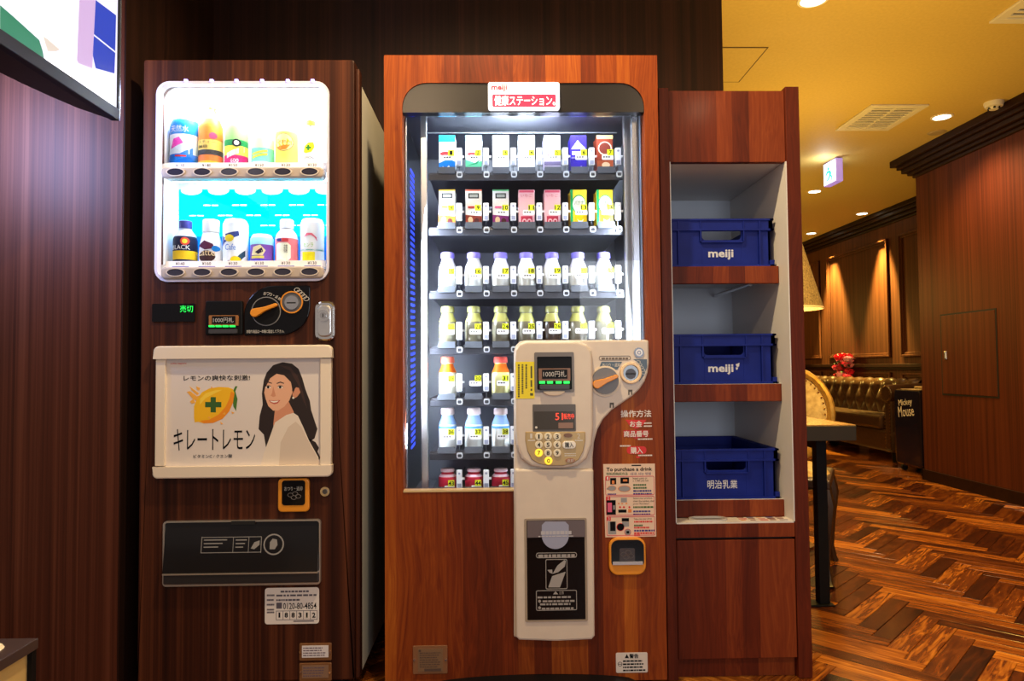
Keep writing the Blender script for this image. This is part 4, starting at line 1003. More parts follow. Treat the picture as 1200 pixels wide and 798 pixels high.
carton(colx[4], 0, 'lavender grey carton with a white peak behind tag 5', C(190, 180, 205), [([(-.9, .66), (-.2, .86), (.1, .78), (.4, .88), (.9, .66)], CW), (q(-.95, .95, .36, .60), C(225, 220, 232)), (q(-1, 1, .18, .28), C(95, 85, 115)), (q(-.7, .6, .42, .50), C(120, 100, 140))])
carton(colx[5], 0, 'deep violet carton with a white mountain behind tag 6', C(45, 30, 140), [([(-.9, .62), (-.1, .86), (.1, .80), (.9, .62)], CW), (q(-.8, .9, .46, .56), C(210, 205, 235)), ([(-.7, .04), (-.4, .14), (-.1, .08), (.3, .16), (.8, .04)], C(190, 190, 225)), (q(-.9, .9, .36, .40), C(120, 110, 200))])
carton(colx[6], 0, 'brown coffee carton with a round emblem behind tag 7', C(140, 55, 35), [(q(-1, 1, .90, 1), C(230, 190, 120)), (ov(0, .64, .85, .19), C(225, 200, 175)), (ov(0, .64, .72, .16), C(120, 50, 40)), (q(-1, 1, 0, .30), C(170, 80, 45)), (q(-.3, 1, .40, .46), C(235, 220, 200)), (ov(.1, .18, .5, .08), C(225, 190, 150))])
for k, (lb, edge, bot, mark) in enumerate((('white carton with an orange base behind tag 8', C(240, 190, 70), C(200, 120, 40), C(225, 195, 40)), ('white carton with a red brown base behind tag 9', C(210, 110, 90), C(150, 60, 45), C(200, 60, 50)), ('white carton with a plum base behind tag 10', C(90, 180, 120), C(140, 50, 120), C(230, 100, 150)))):
    carton(colx[k], 1, lb, CW, [(q(-1, 1, .96, 1), edge), (q(-.65, .65, .76, .90), C(50, 55, 60)), (q(-.5, .5, .79, .87), C(170, 180, 180)), ([(-1, 0), (1, 0), (1, .28), (-1, .32)], bot), (ov(-.4, .18, .3, .09), C(235, 205, 160)), (ov(.35, .15, .3, .08), C(90, 40, 40)), (q(-.7, .1, .50, .55), mark)])
for k, lb in ((3, 'pink carton with two red rings, the left one beside the plum based carton'), (4, 'pink carton with two red rings, the right one beside the banana cartons')):
    carton(colx[k], 1, lb, C(245, 195, 205), [(q(-.9, .9, .92, .98), C(225, 90, 120)), (q(-.7, .7, .04, .28), C(200, 60, 85)), (ov(-.28, .14, .28, .07), C(245, 200, 205)), (ov(.32, .14, .28, .07), C(245, 200, 205)), (ov(-.28, .14, .14, .035), C(190, 50, 75)), (ov(.32, .14, .14, .035), C(190, 50, 75))], ('いちご', (-.7, .7, .80, .88), C(220, 80, 110)))
for k, lb in ((5, 'green and yellow banana milk carton, the left one beside the pink carton'), (6, 'green and yellow banana milk carton at the right end of the second tray')):
    carton(colx[k], 1, lb, C(250, 225, 60), [([(-1, 0), (-.7, 0), (-.7, 1), (-1, 1)], C(20, 160, 90)), (ov(.05, .60, .88, .26, 18), C(40, 175, 100)), (ov(.05, .60, .78, .23, 18), CW), (q(-.5, 1, 0, .30), C(245, 205, 20)), ([(-.2, .20), (0, .10), (.4, .10), (.6, .20), (.35, .15), (.05, .15)], CW)], ('バナナ', (-.5, .6, .58, .70), C(20, 140, 80)))

MILK = P((.82, .86, .84), .25, coat=.4)
def milk_bottle(px, row, label, body, capm, neck=None, lbl=(), name='milk_bottle', group=None, ztop=None, writing=None):
    z = tray_z[row]; x = FX(px, rows[row][1], YP)
    h = FZ(px, rows[row][0], YP) - z if ztop is None else ztop; r = .0285
    t = thing(name, (x, YP + r - .022, z), label, 'bottle', group)
    pf_ = [(r * .92, 0), (r, .006), (r, h * .52), (r * .92, h * .62), (r * .66, h * .76), (r * .60, h * .84), (r * .66, h * .88)]
    B().lathe([(0, 0)] + pf_ + [(0, h * .88)], n=20).build('body', body, t, local=True)
    B().lathe([(r * .72, h * .84), (r * .76, h * .86), (r * .74, h * .97), (r * .66, h), (0, h)], n=20).build('cap', capm, t, local=True)
    if neck:
        seg = [(q_[0] + .0006, q_[1]) for q_ in cutout(pf_, h * .60, h * .82)]
        B().lathe(seg, n=20).build('neck_sleeve', neck, t, local=True)
    for z0, z1, m in lbl:
        seg = [(q_[0] + .0006, q_[1]) for q_ in cutout(pf_, h * z0, h * z1)]
        B().lathe(seg, n=20).build('label', m, t, local=True)
    if writing: text(writing[0], (-.018, .018, h * writing[1], h * writing[2]), 0, writing[3], t, bendr=r, depth=.0012, local=True)
    return t
VIO = C(120, 110, 205)
for k in range(7):
    milk_bottle(colx[k], 2, 'white milk bottle with violet cap, %s on the third tray' % ORD[k], MILK, VIO, P((.70, .74, .86), .25), group='white milk bottles')
OLIVE = P((.17, .155, .10), .12, coat=.5)
for k in range(7):
    body = P((.05, .025, .012), .12, coat=.5) if k == 4 else OLIVE
    milk_bottle(colx[k], 3, ('dark brown' if k == 4 else 'smoky olive') + ' glass bottle, %s on the fourth tray' % ORD[k], body, P((.30, .30, .10), .2, coat=.4), P((.42, .42, .12), .25), group='smoky glass bottles')
milk_bottle(colx[0], 4, 'creamy bottle with a red and orange neck behind tag 29', P((.80, .80, .68), .25, coat=.3), C(230, 110, 90), C(235, 110, 25))
milk_bottle(colx[2], 4, 'pale yellow bottle with a red and orange neck behind tag 31', P((.80, .78, .36), .25, coat=.3), C(225, 90, 80), C(240, 120, 25))
for k in range(3):
    milk_bottle(colx[k], 5, 'white bottle with a blue printed neck, %s on the sixth tray' % ('leftmost', 'middle one', 'rightmost one')[k], MILK, C(235, 215, 215), C(140, 175, 225), lbl=((.50, .56, C(90, 160, 220)),), group='blue necked milk bottles')
for k in range(3):
    milk_bottle(colx[k], 6, 'small red and white yogurt drink bottle, %s on the bottom tray' % ('leftmost', 'middle one', 'rightmost one')[k], C(190, 30, 60), C(235, 205, 215), None, lbl=((.60, .72, C(240, 200, 210)),), name='yogurt_bottle', group='yogurt drink bottles')

# cream control panel
CP = B()
px_out = [(602, 745), (602, 412), (604.5, 405), (609, 400.5), (616, 399), (759, 398.5), (759.5, 425), (758, 437), (754.5, 447), (748.5, 456), (740, 464), (729, 471.5), (716, 480.5), (706, 491), (699.5, 503), (695.5, 518), (694, 535), (695.5, 745)]
cpan = CP.prism([(FX(x, y), FZ(x, y)) for x, y in px_out], YF - .014, YF - .0002).build('control_panel', CREAM, M2, bevel=.005)
# raised pillar with a scooped waist
up_ = [(602.5, 420), (603.5, 410), (608, 403.5), (616, 400.5), (676, 400.5), (686, 404), (691.5, 411), (693, 420), (693.5, 500), (692, 520), (686, 536), (675, 544.5), (661, 547), (636, 547), (622, 544.5), (611, 536), (605, 520), (603, 500)]
B().prism([(FX(x, y), FZ(x, y)) for x, y in up_], YF - .036, YF - .012).build('raised_panel', CREAM, cpan, bevel=.008, seg=3)
D = .036
bl = B().ring(rrect(*FR(625.5, 413, 671, 459), .004, 3), rrect(*FR(628.5, 418, 668.5, 456), .003, 3), YF - D - .004, YF - D + .002).build('bill_bezel', P((.16, .14, .13), .35), cpan)
plate(627, 415, 670, 458, D + .0006, BLACK, 'bill_recess', cpan, .003, d0=D - .002)
plate(630, 431.5, 666.5, 446, D + .010, P((.22, .10, .04), .35), 'bill_plate', bl, .002, d0=D)
plate(634, 433, 663, 443.5, D + .011, BLACK, 'bill_sign', bl, .001, d0=D + .009)
ptext('1000円札', 635.5, 434.5, 661.5, 441.5, D + .0112, P((.6, .6, .6), .5), bl)
for x0_ in (631, 640, 650, 659): wbox(B(), x0_, 446.3, x0_ + 6.5, 449, D, D + .011).build('green_lamp', GREENL, bl)
plate(631, 450, 666, 456, D + .014, DGREY, 'bill_lip', bl, .004, d0=D, bevel=.002)
x, z = FX(648, 457), FZ(648, 457)
B().prism([(x + .031 * math.cos(PI + PI * k / 12), z - .002 + .013 * math.sin(PI + PI * k / 12)) for k in range(13)], YF - D - .008, YF - D + .002).build('bill_tongue', PS(246, 226, 196, rough=.4), cpan, bevel=.002)
ys = plate(604, 424, 625.5, 466.5, D + .0008, PS(240, 222, 20, rough=.45), 'yellow_sticker', cpan, .001, d0=D - .001)
b = B()
for i in range(3):
    px = 607.5 + i * 4.3; rr_ = random.Random(i); yy = 427
    while yy < 461 - i * 3 + (2 - i) * 2:
        hh = rr_.uniform(1.4, 2.4); wbox(b, px - 1, yy, px + 1, yy + hh, D + .0007, D + .0011); yy += hh + .6
for yy, hh in ((429, 14), (445, 8), (455, 2.5)): wbox(b, 621, yy, 623, yy + hh, D + .0007, D + .0011)
wbox(b, 620.5, 460, 624, 463, D + .0007, D + .0011)
b.build('sticker_print', P((.10, .10, .02), .6), ys)
dw = plate(623.5, 473, 673, 504, D + .002, P((.10, .085, .075), .35), 'display_window', cpan, .002, d0=D - .002)
plate(625, 481, 671.5, 502, D + .0026, P((.055, .048, .042), .12, coat=.4), 'display_glass', dw, .001, d0=D + .001)
ptext('51', 649.5, 483, 658, 491, D + .0028, REDL, dw, 'red_digits')
ptext('販売中', 659, 483.5, 671, 490, D + .0028, REDL, dw, 'red_message')
plate(653, 494, 670, 500.5, D + .003, P((.30, .17, .12), .4), 'tan_label', dw, .0005, d0=D + .0025)
dsk(627.5, 499.5, .0035, D + .002, D + .0032, OFFW, 'sensor', dw)
kp = [(615, 504.5), (684, 504.5), (684, 515), (681.5, 527), (676.5, 536.5), (668.5, 541.5), (658, 543.5), (641, 543.5), (630.5, 541.5), (622.5, 536.5), (617.5, 527), (615, 515)]
KP = B().prism([(FX(x, y), FZ(x, y)) for x, y in kp], YF - D - .0035, YF - D + .001).build('keypad', P((.50, .36, .17), .35, .2), cpan, bevel=.002)
KB = D + .0035
LITK = P((.85, .62, .06), .35, emit=(1.0, .62, .03), es=1.0)
KEY = PS(238, 230, 205, rough=.35)
cols_, rws = (630.5, 641, 651.5), (509.8, 519.2, 528.6)
for i, ch in enumerate('1234567890'):
    if ch == '0': px, py = 641.5, 537.6
    else: px, py = cols_[i % 3], rws[i // 3]
    x, z = FX(px, py), FZ(px, py)
    k = B().prism(ell(x, z, .0112, n=20), YF - KB - .004, YF - KB + .001).build('key', LITK if ch in '70' else KEY, KP, bevel=.0015)
    text(ch, (x - (.0042 if ch != '1' else .002), x + (.0042 if ch != '1' else .002), z - .006, z + .006), YF - KB - .0046, INK, KP, 'key_digit', bold=.015)
dsk(664, 508.5, .0125, KB - .001, KB + .003, P((.20, .10, .05), .3), 'cancel_key', KP, .006)
dsk(666.5, 537.3, .0135, KB - .001, KB + .003, P((.36, .15, .07), .3), 'return_key', KP, .0065)
ptext('返却', 662.8, 535.5, 670.2, 539.2, KB + .0032, OFFW, KP)
plate(657.5, 515, 673, 523.8, KB + .004, PS(245, 243, 236, rough=.35), 'purchase_key', KP, .010, 5, .0015, d0=KB - .001)
ptext('購入', 660.3, 516.4, 670.3, 522.4, KB + .0042, INK, KP, bold=.01)
ptext('1', 620.5, 506.5, 623, 512, KB + .0002, OFFW, KP); ptext('2', 674.5, 506.5, 678, 512, KB + .0002, OFFW, KP)
b = B(); lines(b, *FR(618, 513, 626, 515.5), 1, YF - KB - .0005, ragged=.0, th=.6); lines(b, *FR(672, 513, 681, 515.5), 1, YF - KB - .0005, seed=2, ragged=0, th=.6); lines(b, *FR(660, 528.5, 674, 533), 2, YF - KB - .0005, seed=3); b.build('keypad_print', OFFW, KP)
# change lever and coin slot
E2 = .014
kn = dsk(708, 446.5, .0445, E2 - .002, E2 + .004, PS(236, 214, 180, rough=.35), 'dial_ring', cpan)
dsk(708, 446, .038, E2, E2 + .012, P((.17, .17, .18), .4), 'dial', kn)
lever(698, 450, 720, 441, .0125, .0055, E2 + .011, E2 + .024, kn)
tl = B().prism([(FX(x, y), FZ(x, y)) for x, y in ((704, 424), (728, 424), (722.5, 433), (716, 434), (708, 430.5), (701.5, 430.5))], YF - E2 - .0008, YF - E2 + .001).build('caption_plate', PS(38, 58, 70, rough=.3), cpan)
ptext('おつり・返却', 705, 425.5, 726, 429.8, E2 + .001, OFFW, tl, bold=.01)
cb_ = B().prism([(FX(x, y), FZ(x, y)) for x, y in ((741, 421), (757, 421), (757, 430), (754, 439), (748, 447), (746, 443), (750, 436), (750, 429), (746, 424.5))], YF - E2 - .0008, YF - E2 + .001).build('coin_plate', PS(38, 58, 70, rough=.3), cpan)
b = B()
for i in range(5):
    px, py = 746.5 + i * 1.7, 424.3 + i * 3.1 ; x, z = FX(px, py), FZ(px, py); b.ring(ell(x, z, .0075, .0045, 14), ell(x, z, .0062, .0035, 14), YF - E2 - .0014, YF - E2 - .0007)
b.build('coin_symbols', OFFW, cb_)
ci = B().ring(ell(FX(738, 437), FZ(738, 437), .031, n=28), ell(FX(738, 437), FZ(738, 437), .0225, n=28), YF - E2 - .008, YF - E2 + .001).build('coin_ring', PS(244, 214, 170, rough=.35), cpan, bevel=.002)
dsk(738, 437, .0225, E2 - .001, E2 + .002, P((.02, .02, .022), .12, coat=.5), 'coin_well', ci)
dsk(738, 438, .015, E2 + .001, E2 + .0035, P((.05, .045, .06), .3, spec=.3), 'coin_slot_disc', ci); wbox(B(), 732, 437.3, 744, 438.6, E2 + .0034, E2 + .0044).build('coin_slot', BLACKM, ci)
bt = dsk(747.5, 413.3, .0145, E2 - .001, E2 + .003, P((.10, .10, .11), .25, .5), 'call_button', cpan); dsk(747.5, 413.3, .0098, E2 + .002, E2 + .005, PS(235, 238, 245, rough=.3), 'button_face', bt)
x, z = FX(747.5, 413.3), FZ(747.5, 413.3); B().ring(ell(x, z, .0055, n=16), ell(x, z, .0038, n=16), YF - E2 - .0056, YF - E2 - .0048).build('button_symbol', P((.05, .08, .3), .5), bt)
b = B(); b.ring(rrect(*FR(701, 417, 738, 422.3), .006, 4), rrect(*FR(701.6, 417.6, 737.4, 421.7), .005, 4), YF - E2 - .0008, YF - E2); lines(b, *FR(704, 418.3, 735, 421.5), 1, YF - E2 - .0006, th=.7, ragged=.0); b.build('caption_print', P((.16, .13, .11), .6), cpan)
b = B()
for px, py in ((737.5, 459.5), (716, 474.5)): b.prism(pp([(px - 2.4, py - 3), (px + 2.4, py - 3), (px + 2.4, py + 3), (px + .9, py + 3), (px + .9, py - .6), (px - .9, py - .6), (px - .9, py + 3), (px - 2.4, py + 3)]), YF - E2 - .0008, YF - E2 + .001)
b.build('slot_symbol', P((.10, .09, .08), .6), cpan, kind='stuff')
# delivery chute
ch_o = RR(604, 549, 695.5, 745, .014, n=5)
B().prism([(x, z) for x, z in pp([(603, 548), (694, 548), (695.5, 741), (692, 745), (650, 747), (608, 745.5), (604.5, 742)])], YF - .030, YF - .010).build('chute_front', CREAM, cpan, bevel=.006)
Dd = .030
fr_ = B().ring(rrect(*FR(614.5, 604.5, 686.5, 723.5), .004, 3), rrect(*FR(617, 606.5, 684, 721.5), .002, 3), YF - Dd - .003, YF - Dd + .004).build('chute_frame', P((.36, .29, .22), .4), cpan)
wbox(B(), 616, 605.5, 685.5, 722.5, Dd - .004, Dd + .0008).build('chute_back', P((.008, .005, .004), .5, spec=.1), cpan)
fd = wbox(B(), 617.3, 616, 683.8, 721.3, Dd + .001, Dd + .003).build('chute_flap', P((.008, .004, .003), .25, spec=.12), cpan)
cl = wbox(B(), 617.3, 606.8, 683.8, 626, Dd + .0035, Dd + .006).build('clear_strip', P((.15, .125, .14), .2, coat=.3), cpan)
hm = [(638, 608), (661, 608), (665, 612), (665, 624)] + [(649.5 + 15.5 * math.cos(PI * k / 16), 624 + 15.5 * math.sin(PI * k / 16)) for k in range(1, 16)] + [(634, 624), (634, 612)]
B().prism(pp(hm), YF - Dd - .0066, YF - Dd - .0030).build('finger_hole', P((.34, .37, .52), .3), cpan)
b = B(); lines(b, *FR(633, 617.5, 668, 622.5), 1, YF - Dd - .0072, th=.8, ragged=0); lines(b, *FR(630, 623.5, 671, 626), 1, YF - Dd - .0072, seed=4, th=.5, ragged=0)
b.build('strip_print', P((.50, .50, .55), .5), cl)
PRN = P((.36, .34, .33), .5)
b = B(); Yd = YF - Dd - .0036
def frame(x0, y0, x1, y1, r=.004): b.ring(rrect(*FR(x0, y0, x1, y1), r, 3), rrect(*FR(x0 + .7, y0 + .7, x1 - .7, y1 - .7), max(r - .001, .001), 3), Yd, Yd + .0008)
frame(627.5, 643.8, 674.5, 650, .006); lines(b, *FR(630, 645, 672, 649), 1, Yd, th=.8, ragged=0)
frame(638.5, 651.5, 663.5, 686); frame(627.5, 687.3, 674.5, 710.5)
b.prism(pp([(641.5, 684), (646, 671), (661.5, 666), (655, 684)]), Yd, Yd + .0008); b.prism(pp([(646.5, 668.5), (652, 659), (660, 652.5), (662, 653.5), (660.5, 660), (653, 666.5)]), Yd, Yd + .0008); b.prism(pp([(640.5, 664), (646, 663.5), (646.5, 668.5), (643, 667)]), Yd, Yd + .0008)
for i, (y0, x0) in enumerate(((693.5, 629), (698, 635), (701.5, 632), (706.5, 634))): lines(b, *FR(x0, y0, 673, y0 + 3), 1, Yd, seed=i, th=.7, ragged=.15)
b.prism(pp([(647, 692), (650, 688.5), (653, 692)]), Yd, Yd + .0008); dsk(631.5, 700, .004, Dd + .003, Dd + .0036, PRN, 'print_dot', fd); dsk(631.5, 707.5, .004, Dd + .003, Dd + .0036, PRN, 'print_dot', fd)
b.build('flap_print', PRN, fd)
ptext('注意', 654, 688.6, 659.5, 692, Dd + .0032, PRN, fd)

# writing and stickers on the wood
WT = PS(236, 228, 222, rough=.5); RD = PS(214, 38, 36, rough=.5)
ptext('操作方法', 727.5, 480.6, 763, 488.7, .0004, WT, M2, bold=.022)
B().prism(pp([(733, 492), (757.5, 492), (752, 499.5), (747, 502.3), (744, 502.3), (738.5, 499.5)]), YF - .0006, YF).build('red_arrow', RD, M2)
ptext('お金', 738, 493.2, 752.3, 500, .0008, WT, M2, bold=.022)
B().prism(pp([(730.5, 504), (760, 504), (760, 512), (750, 512.3), (745.5, 515), (741, 512.3), (730.5, 512)]), YF - .0006, YF).build('red_arrow', PS(190, 34, 32, rough=.5), M2)
ptext('商品番号', 731, 504.8, 759.6, 511.8, .0008, WT, M2, bold=.022)
B().prism(RR(734.5, 523, 757.5, 532, .010), YF - .0006, YF).build('red_pill', RD, M2)
ptext('購入', 739, 524, 753, 531.4, .0008, WT, M2, bold=.022)
b = B()
for i, (x0, y0, x1) in enumerate(((754.5, 494.5, 763.5), (754.5, 498, 764), (747.5, 513.2, 764.5), (726.5, 521.2, 739), (748, 532.3, 764.5))): lines(b, *FR(x0, y0, x1, y0 + 2), 1, YF - .0005, seed=i, th=.8, ragged=0)
b.build('small_print', WT, M2)
wbox(B(), 745.5, 534.8, 749.5, 536.8, 0, .0005).build('red_mark', RD, M2)
gp_ = B().prism(pp([(706.8, 543.8), (767.3, 543.2), (769, 628.6), (709.3, 629.5)]), YF - .0012, YF - .0002).build('instruction_sheet', PS(232, 204, 178, rough=.45), M2)
ptext('To purchase a drink', 710.5, 547.5, 764, 553, .0013, INK, gp_, bold=.02)
ptext('饮料的购买方法', 710.5, 553.4, 735.5, 556.6, .0013, GRN, gp_, bold=.01); ptext('/음료 사는 방법', 738, 553.4, 762.5, 556.6, .0013, PS(70, 50, 120, rough=.5), gp_)
wbox(B(), 740, 544.6, 751, 545.9, .0011, .0016).build('top_mark', INK, gp_)
PK = PS(205, 75, 90, rough=.5)
for i, (y0, y1) in enumerate(((557.8, 580.2), (581.2, 603.8), (605, 627.5))):
    dx = i * .7
    fb = B().ring(rrect(*FR(709.3 + dx, y0, 766.6 + dx * .6, y1), .004, 3), rrect(*FR(709.9 + dx, y0 + .7, 766 + dx * .6, y1 - .7), .003, 3), YF - .0017, YF - .001).build('step_frame', PK, gp_)
    wbox(B(), 709.5 + dx, y0 + .2, 714.3 + dx, y0 + 5, .0011, .0018).build('step_number_box', RD, fb)
    ptext(str(i + 1), 711 + dx, y0 + .9, 712.8 + dx, y0 + 4.2, .0018, WT, fb, 'step_number')
TX = [('Insert coins or', 'a 1,000 yen bill'), ('Select your product,', 'enter the number, then', 'press "Purchase".'), ('Take out your drink',)]
for i, tt in enumerate(TX):
    y = (559, 582.6, 606.8)[i]
    for j, s in enumerate(tt): ptext(s, 741.5 + i * .5, y + j * 3.2, 741.5 + i * .5 + len(s) * 1.12, y + j * 3.2 + 2.5, .0013, INK, gp_)
b = B(); pr = [PS(52, 98, 38, rough=.5), PS(60, 50, 130, rough=.5), RD, INK, PS(224, 130, 60, rough=.5), PS(150, 150, 152, rough=.5), PS(220, 90, 130, rough=.5)]
for i, (x0, y0, x1, k) in enumerate(((742, 566.5, 757, 0), (742, 570, 758, 0), (742, 573.5, 763, 1), (742, 577, 764, 1), (742, 592.5, 766, 0), (742, 597.5, 762, 1), (742, 601, 762, 1), (743, 609.6, 765, 2), (743, 614, 753, 0), (743, 616.5, 761, 2), (743, 620, 767, 1), (743, 623, 766, 2), (743, 625.4, 750, 2), (712, 577.6, 722, 1), (711, 571, 721, 5))):
    lines(b, *FR(x0, y0, x1, y0 + 2.4), 1, YF - .0015, k, .85, i, 0)
wbox(b, 715, 560, 722, 567.5, .0011, .0016, 3); wbox(b, 727, 559.5, 737, 566.5, .0011, .0016, 3); wbox(b, 730, 561.5, 735, 564, .0014, .0018, 4); wbox(b, 717, 563, 720, 567, .0014, .0018, 4)
b.prism(ell(FX(731.5, 572.5), FZ(731.5, 572.5), .0185, .0095), YF - .0015, YF - .0011, 4); b.prism(ell(FX(731.5, 572.5), FZ(731.5, 572.5), .0165, .008), YF - .0017, YF - .0011, 5); b.prism(ell(FX(717, 572), FZ(717, 572), .013, .008), YF - .0015, YF - .0011, 4); b.prism(ell(FX(717, 572), FZ(717, 572), .0115, .0068), YF - .0017, YF - .0011, 5)
wbox(b, 710.3, 586, 721.5, 603, .0011, .0016, 3); wbox(b, 711.8, 589, 717, 600, .0014, .0018, 6); wbox(b, 718.5, 592, 720.5, 597, .0014, .0018, 5)
wbox(b, 727.5, 583.2, 734.5, 588.5, .0011, .0016, 5); wbox(b, 724.5, 597, 734, 600.5, .0011, .0016, 3); wbox(b, 736, 596.5, 740, 600.5, .0011, .0016, 4)
for x_ in (724, 728, 733): wbox(b, x_, 589.3, x_ + 2, 590.6, .0011, .0016, 4)
for x_ in (726.5, 731, 737.5): b.prism(ell(FX(x_, 594.2), FZ(x_, 594.2), .003, n=10), YF - .0016, YF - .0011, 2)
wbox(b, 712.5, 611, 722, 626, .0011, .0016, 5); wbox(b, 715, 611, 721, 622, .0014, .0018, 3); wbox(b, 728.5, 607, 737, 611, .0011, .0016, 3); wbox(b, 729, 611.5, 737, 617, .0011, .0016, 5)
b.prism(ell(FX(727, 617.5), FZ(727, 617.5), .0115), YF - .0016, YF - .0011, 2); b.prism(ell(FX(727, 617.5), FZ(727, 617.5), .0100), YF - .0018, YF - .0011, 3)
b.prism(ell(FX(735.5, 623.5), FZ(735.5, 623.5), .0098), YF - .0016, YF - .0011, 2); b.prism(ell(FX(735.5, 623.5), FZ(735.5, 623.5), .0086), YF - .0018, YF - .0011, 5); wbox(b, 734, 622, 737.2, 625, .0017, .0021, 3)
b.build('sheet_print', pr, gp_)
cr2 = B().prism(RR(713, 629, 756, 672.5, .026, n=7), YF - .012, YF).build('coin_return', ORANGE, M2, bevel=.003)
B().prism(RR(715.5, 631.5, 753.5, 660, .020, n=6, corners=(.3, .3, 1, 1)), YF - .0135, YF - .010).build('return_well', GLOSSB, cr2)
plate(725, 641, 743, 656, .0145, P((.035, .02, .016), .2, coat=.4), 'return_flap', cr2, .004, d0=.013)
wbox(B(), 717, 656.5, 752, 660, .012, .017).build('return_lip', P((.45, .45, .52), .25), cr2)
b = B()
for px, py in ((730, 648), (735, 646), (733, 651), (738, 650)):
    x, z = FX(px, py), FZ(px, py); b.ring(ell(x, z, .009, .0065, 14), ell(x, z, .0078, .0053, 14), YF - .0152, YF - .0144)
b.build('coin_symbols', P((.12, .09, .08), .5), cr2)
wn_ = plate(721.8, 764.5, 758.8, 788, .0012, PS(222, 214, 206, rough=.35, metal=.1), 'warning_sticker', M2, .004)
ptext('警告', 737.5, 766, 748, 771, .0013, INK, wn_, bold=.022)
b = B(); b.prism(pp([(732, 771), (734.5, 766.3), (737, 771)]), YF - .0017, YF - .001); lines(b, *FR(730, 772.5, 757, 787), 4, YF - .0016, seed=5, th=.5)
x, z = FX(726.5, 778), FZ(726.5, 778); b.ring(ell(x, z, .0065, n=16), ell(x, z, .0053, n=16), YF - .0016, YF - .001); b.box(x - .005, x + .005, YF - .0016, YF - .001, z - .0007, z + .0007)
b.build('warning_print', INK, wn_)
np_ = plate(484, 756, 524.5, 789, .004, PS(142, 98, 66, rough=.4, metal=.2), 'rating_plate', M2, .003, bevel=.001)
plate(490, 759.5, 519, 786, .005, PS(134, 104, 76, rough=.4, metal=.2), 'rating_sheet', np_, .001, d0=.003)
b = B(); lines(b, *FR(492, 763, 518, 782), 7, YF - .0056, seed=8, th=.35); wbox(b, 497.5, 782.5, 517, 785.5, .0049, .0056); wbox(b, 491, 760.5, 493.5, 763, .0049, .0056); b.build('rating_print', P((.09, .05, .035), .6), np_)
for px in (485.8, 522.6): dsk(px, 772.5, .0032, .004, .006, CHROME, 'screw', np_)
# curved black kick grille at the foot
kx0, kx1 = FX(503, 797), FX(752, 797); kz = FZ(640, 789.5)
pts = [(kx0, .02)] + [(kx0 + (kx1 - kx0) * i / 16, .022 + (kz - .022) * math.sin(PI * i / 16) ** .35) for i in range(17)] + [(kx1, .02)]
kg = B().prism(pts, YF - .05, YF - .0005).build('kick_grille', BLACK, M2, bevel=.004)
for zz in (.020, .032): B().box(kx0 + .06, kx1 - .06, YF - .055, YF - .049, zz, zz + .005).build('grille_slat', DGREY, kg)

# ------------------------------------------------------------------ shelf cabinet with crates
YC = 2.09
CAB = thing('shelf_cabinet', (0.70, 2.35, 0), 'tall plum wood cabinet with open white shelves and a lower door', 'cabinet')
c0, c1, czt_ = .4965, .927, 1.774
il, ir = .530, .882
zt0 = FZ(855, 189, YC)
zc1, zc0 = FZ(866, 612, YC), FZ(866, 630, YC)
B().box(c0, il - .003, YC, 2.62, 0.0, czt_).build('side_panel', WOOD_CAB, CAB, bevel=.0015)
B().box(ir + .003, c1, YC, 2.62, 0.0, czt_ + .004).build('side_panel', WOOD_CAB, CAB, bevel=.0015)
B().box(il - .003, ir + .003, YC + .008, YC + .03, zt0, czt_ - .006).build('top_fascia', WOOD_CAB, CAB, bevel=.001)
LNR = P((.78, .76, .73), .45)
B().box(il - .003, il, YC + .004, 2.60, zc1, zt0).box(ir, ir + .003, YC + .002, 2.60, zc1, zt0).build('lining', LNR, CAB)
B().box(il - .003, ir + .003, 2.60, 2.62, 0.0, czt_ - .01).build('back_panel', P((.62, .67, .76), .5), CAB)
B().box(il - .003, ir + .003, YC + .03, 2.60, zt0 + .001, zt0 + .012).build('top_lining', LNR, CAB)
YSF = 2.165
sh = [(FZ(853, 312, YSF), FZ(853, 332.5, YSF)), (FZ(853, 450, YSF), FZ(853, 470.5, YSF)), (FZ(853, 585.5, YSF), zc1 + .0005)]
for i, (z1, z0) in enumerate(sh):
    s_ = B().box(il + .0005, ir - .0005, YSF, 2.598, z1 - .02, z1).build('shelf', LNR, CAB)
    B().box(il + .0005, ir - .0005, YSF - .006, YSF + .012, z0, z1 - .0005).build('shelf_front', WOOD_CAB, s_, bevel=.002)
    if i < 2: B().cyl((ir - .07, YSF + .05, z0 + .004), (ir - .07, 2.58, z0 + .004), .006, n=10).build('shelf_rail', STEEL, s_)
B().box(il - .003, ir + .003, YC + .002, 2.60, zc0, zc1 - .004).build('counter_edge', WOOD_CAB, CAB, bevel=.001)
ct = B().box(il, ir, YC + .003, YSF - .007, zc1 - .004, zc1).build('counter_top', P((.74, .71, .66), .3), CAB)
cxh = FX(842, 612, 2.12)
b = B(); hw, hd = .055, .020
def stad(w, d, n=10): return [(w - d + d * math.cos(-PI / 2 + PI * k / n), d * math.sin(-PI / 2 + PI * k / n)) for k in range(n + 1)] + [(-w + d + d * math.cos(PI / 2 + PI * k / n), d * math.sin(PI / 2 + PI * k / n)) for k in range(n + 1)]
def flat_ring(b, o_, i_, cx, cy, z0, z1):
    n = len(o_)
    vs = [(cx + x, cy + y, z0) for x, y in o_] + [(cx + x, cy + y, z1) for x, y in o_] + [(cx + x, cy + y, z1) for x, y in i_] + [(cx + x, cy + y, z0) for x, y in i_]
    fs = []
    for k in range(n):
        j = (k + 1) % n
        fs += [(k, j, n + j, n + k), (n + k, n + j, 2 * n + j, 2 * n + k), (2 * n + k, 2 * n + j, 3 * n + j, 3 * n + k)]
    b.add(vs, fs)
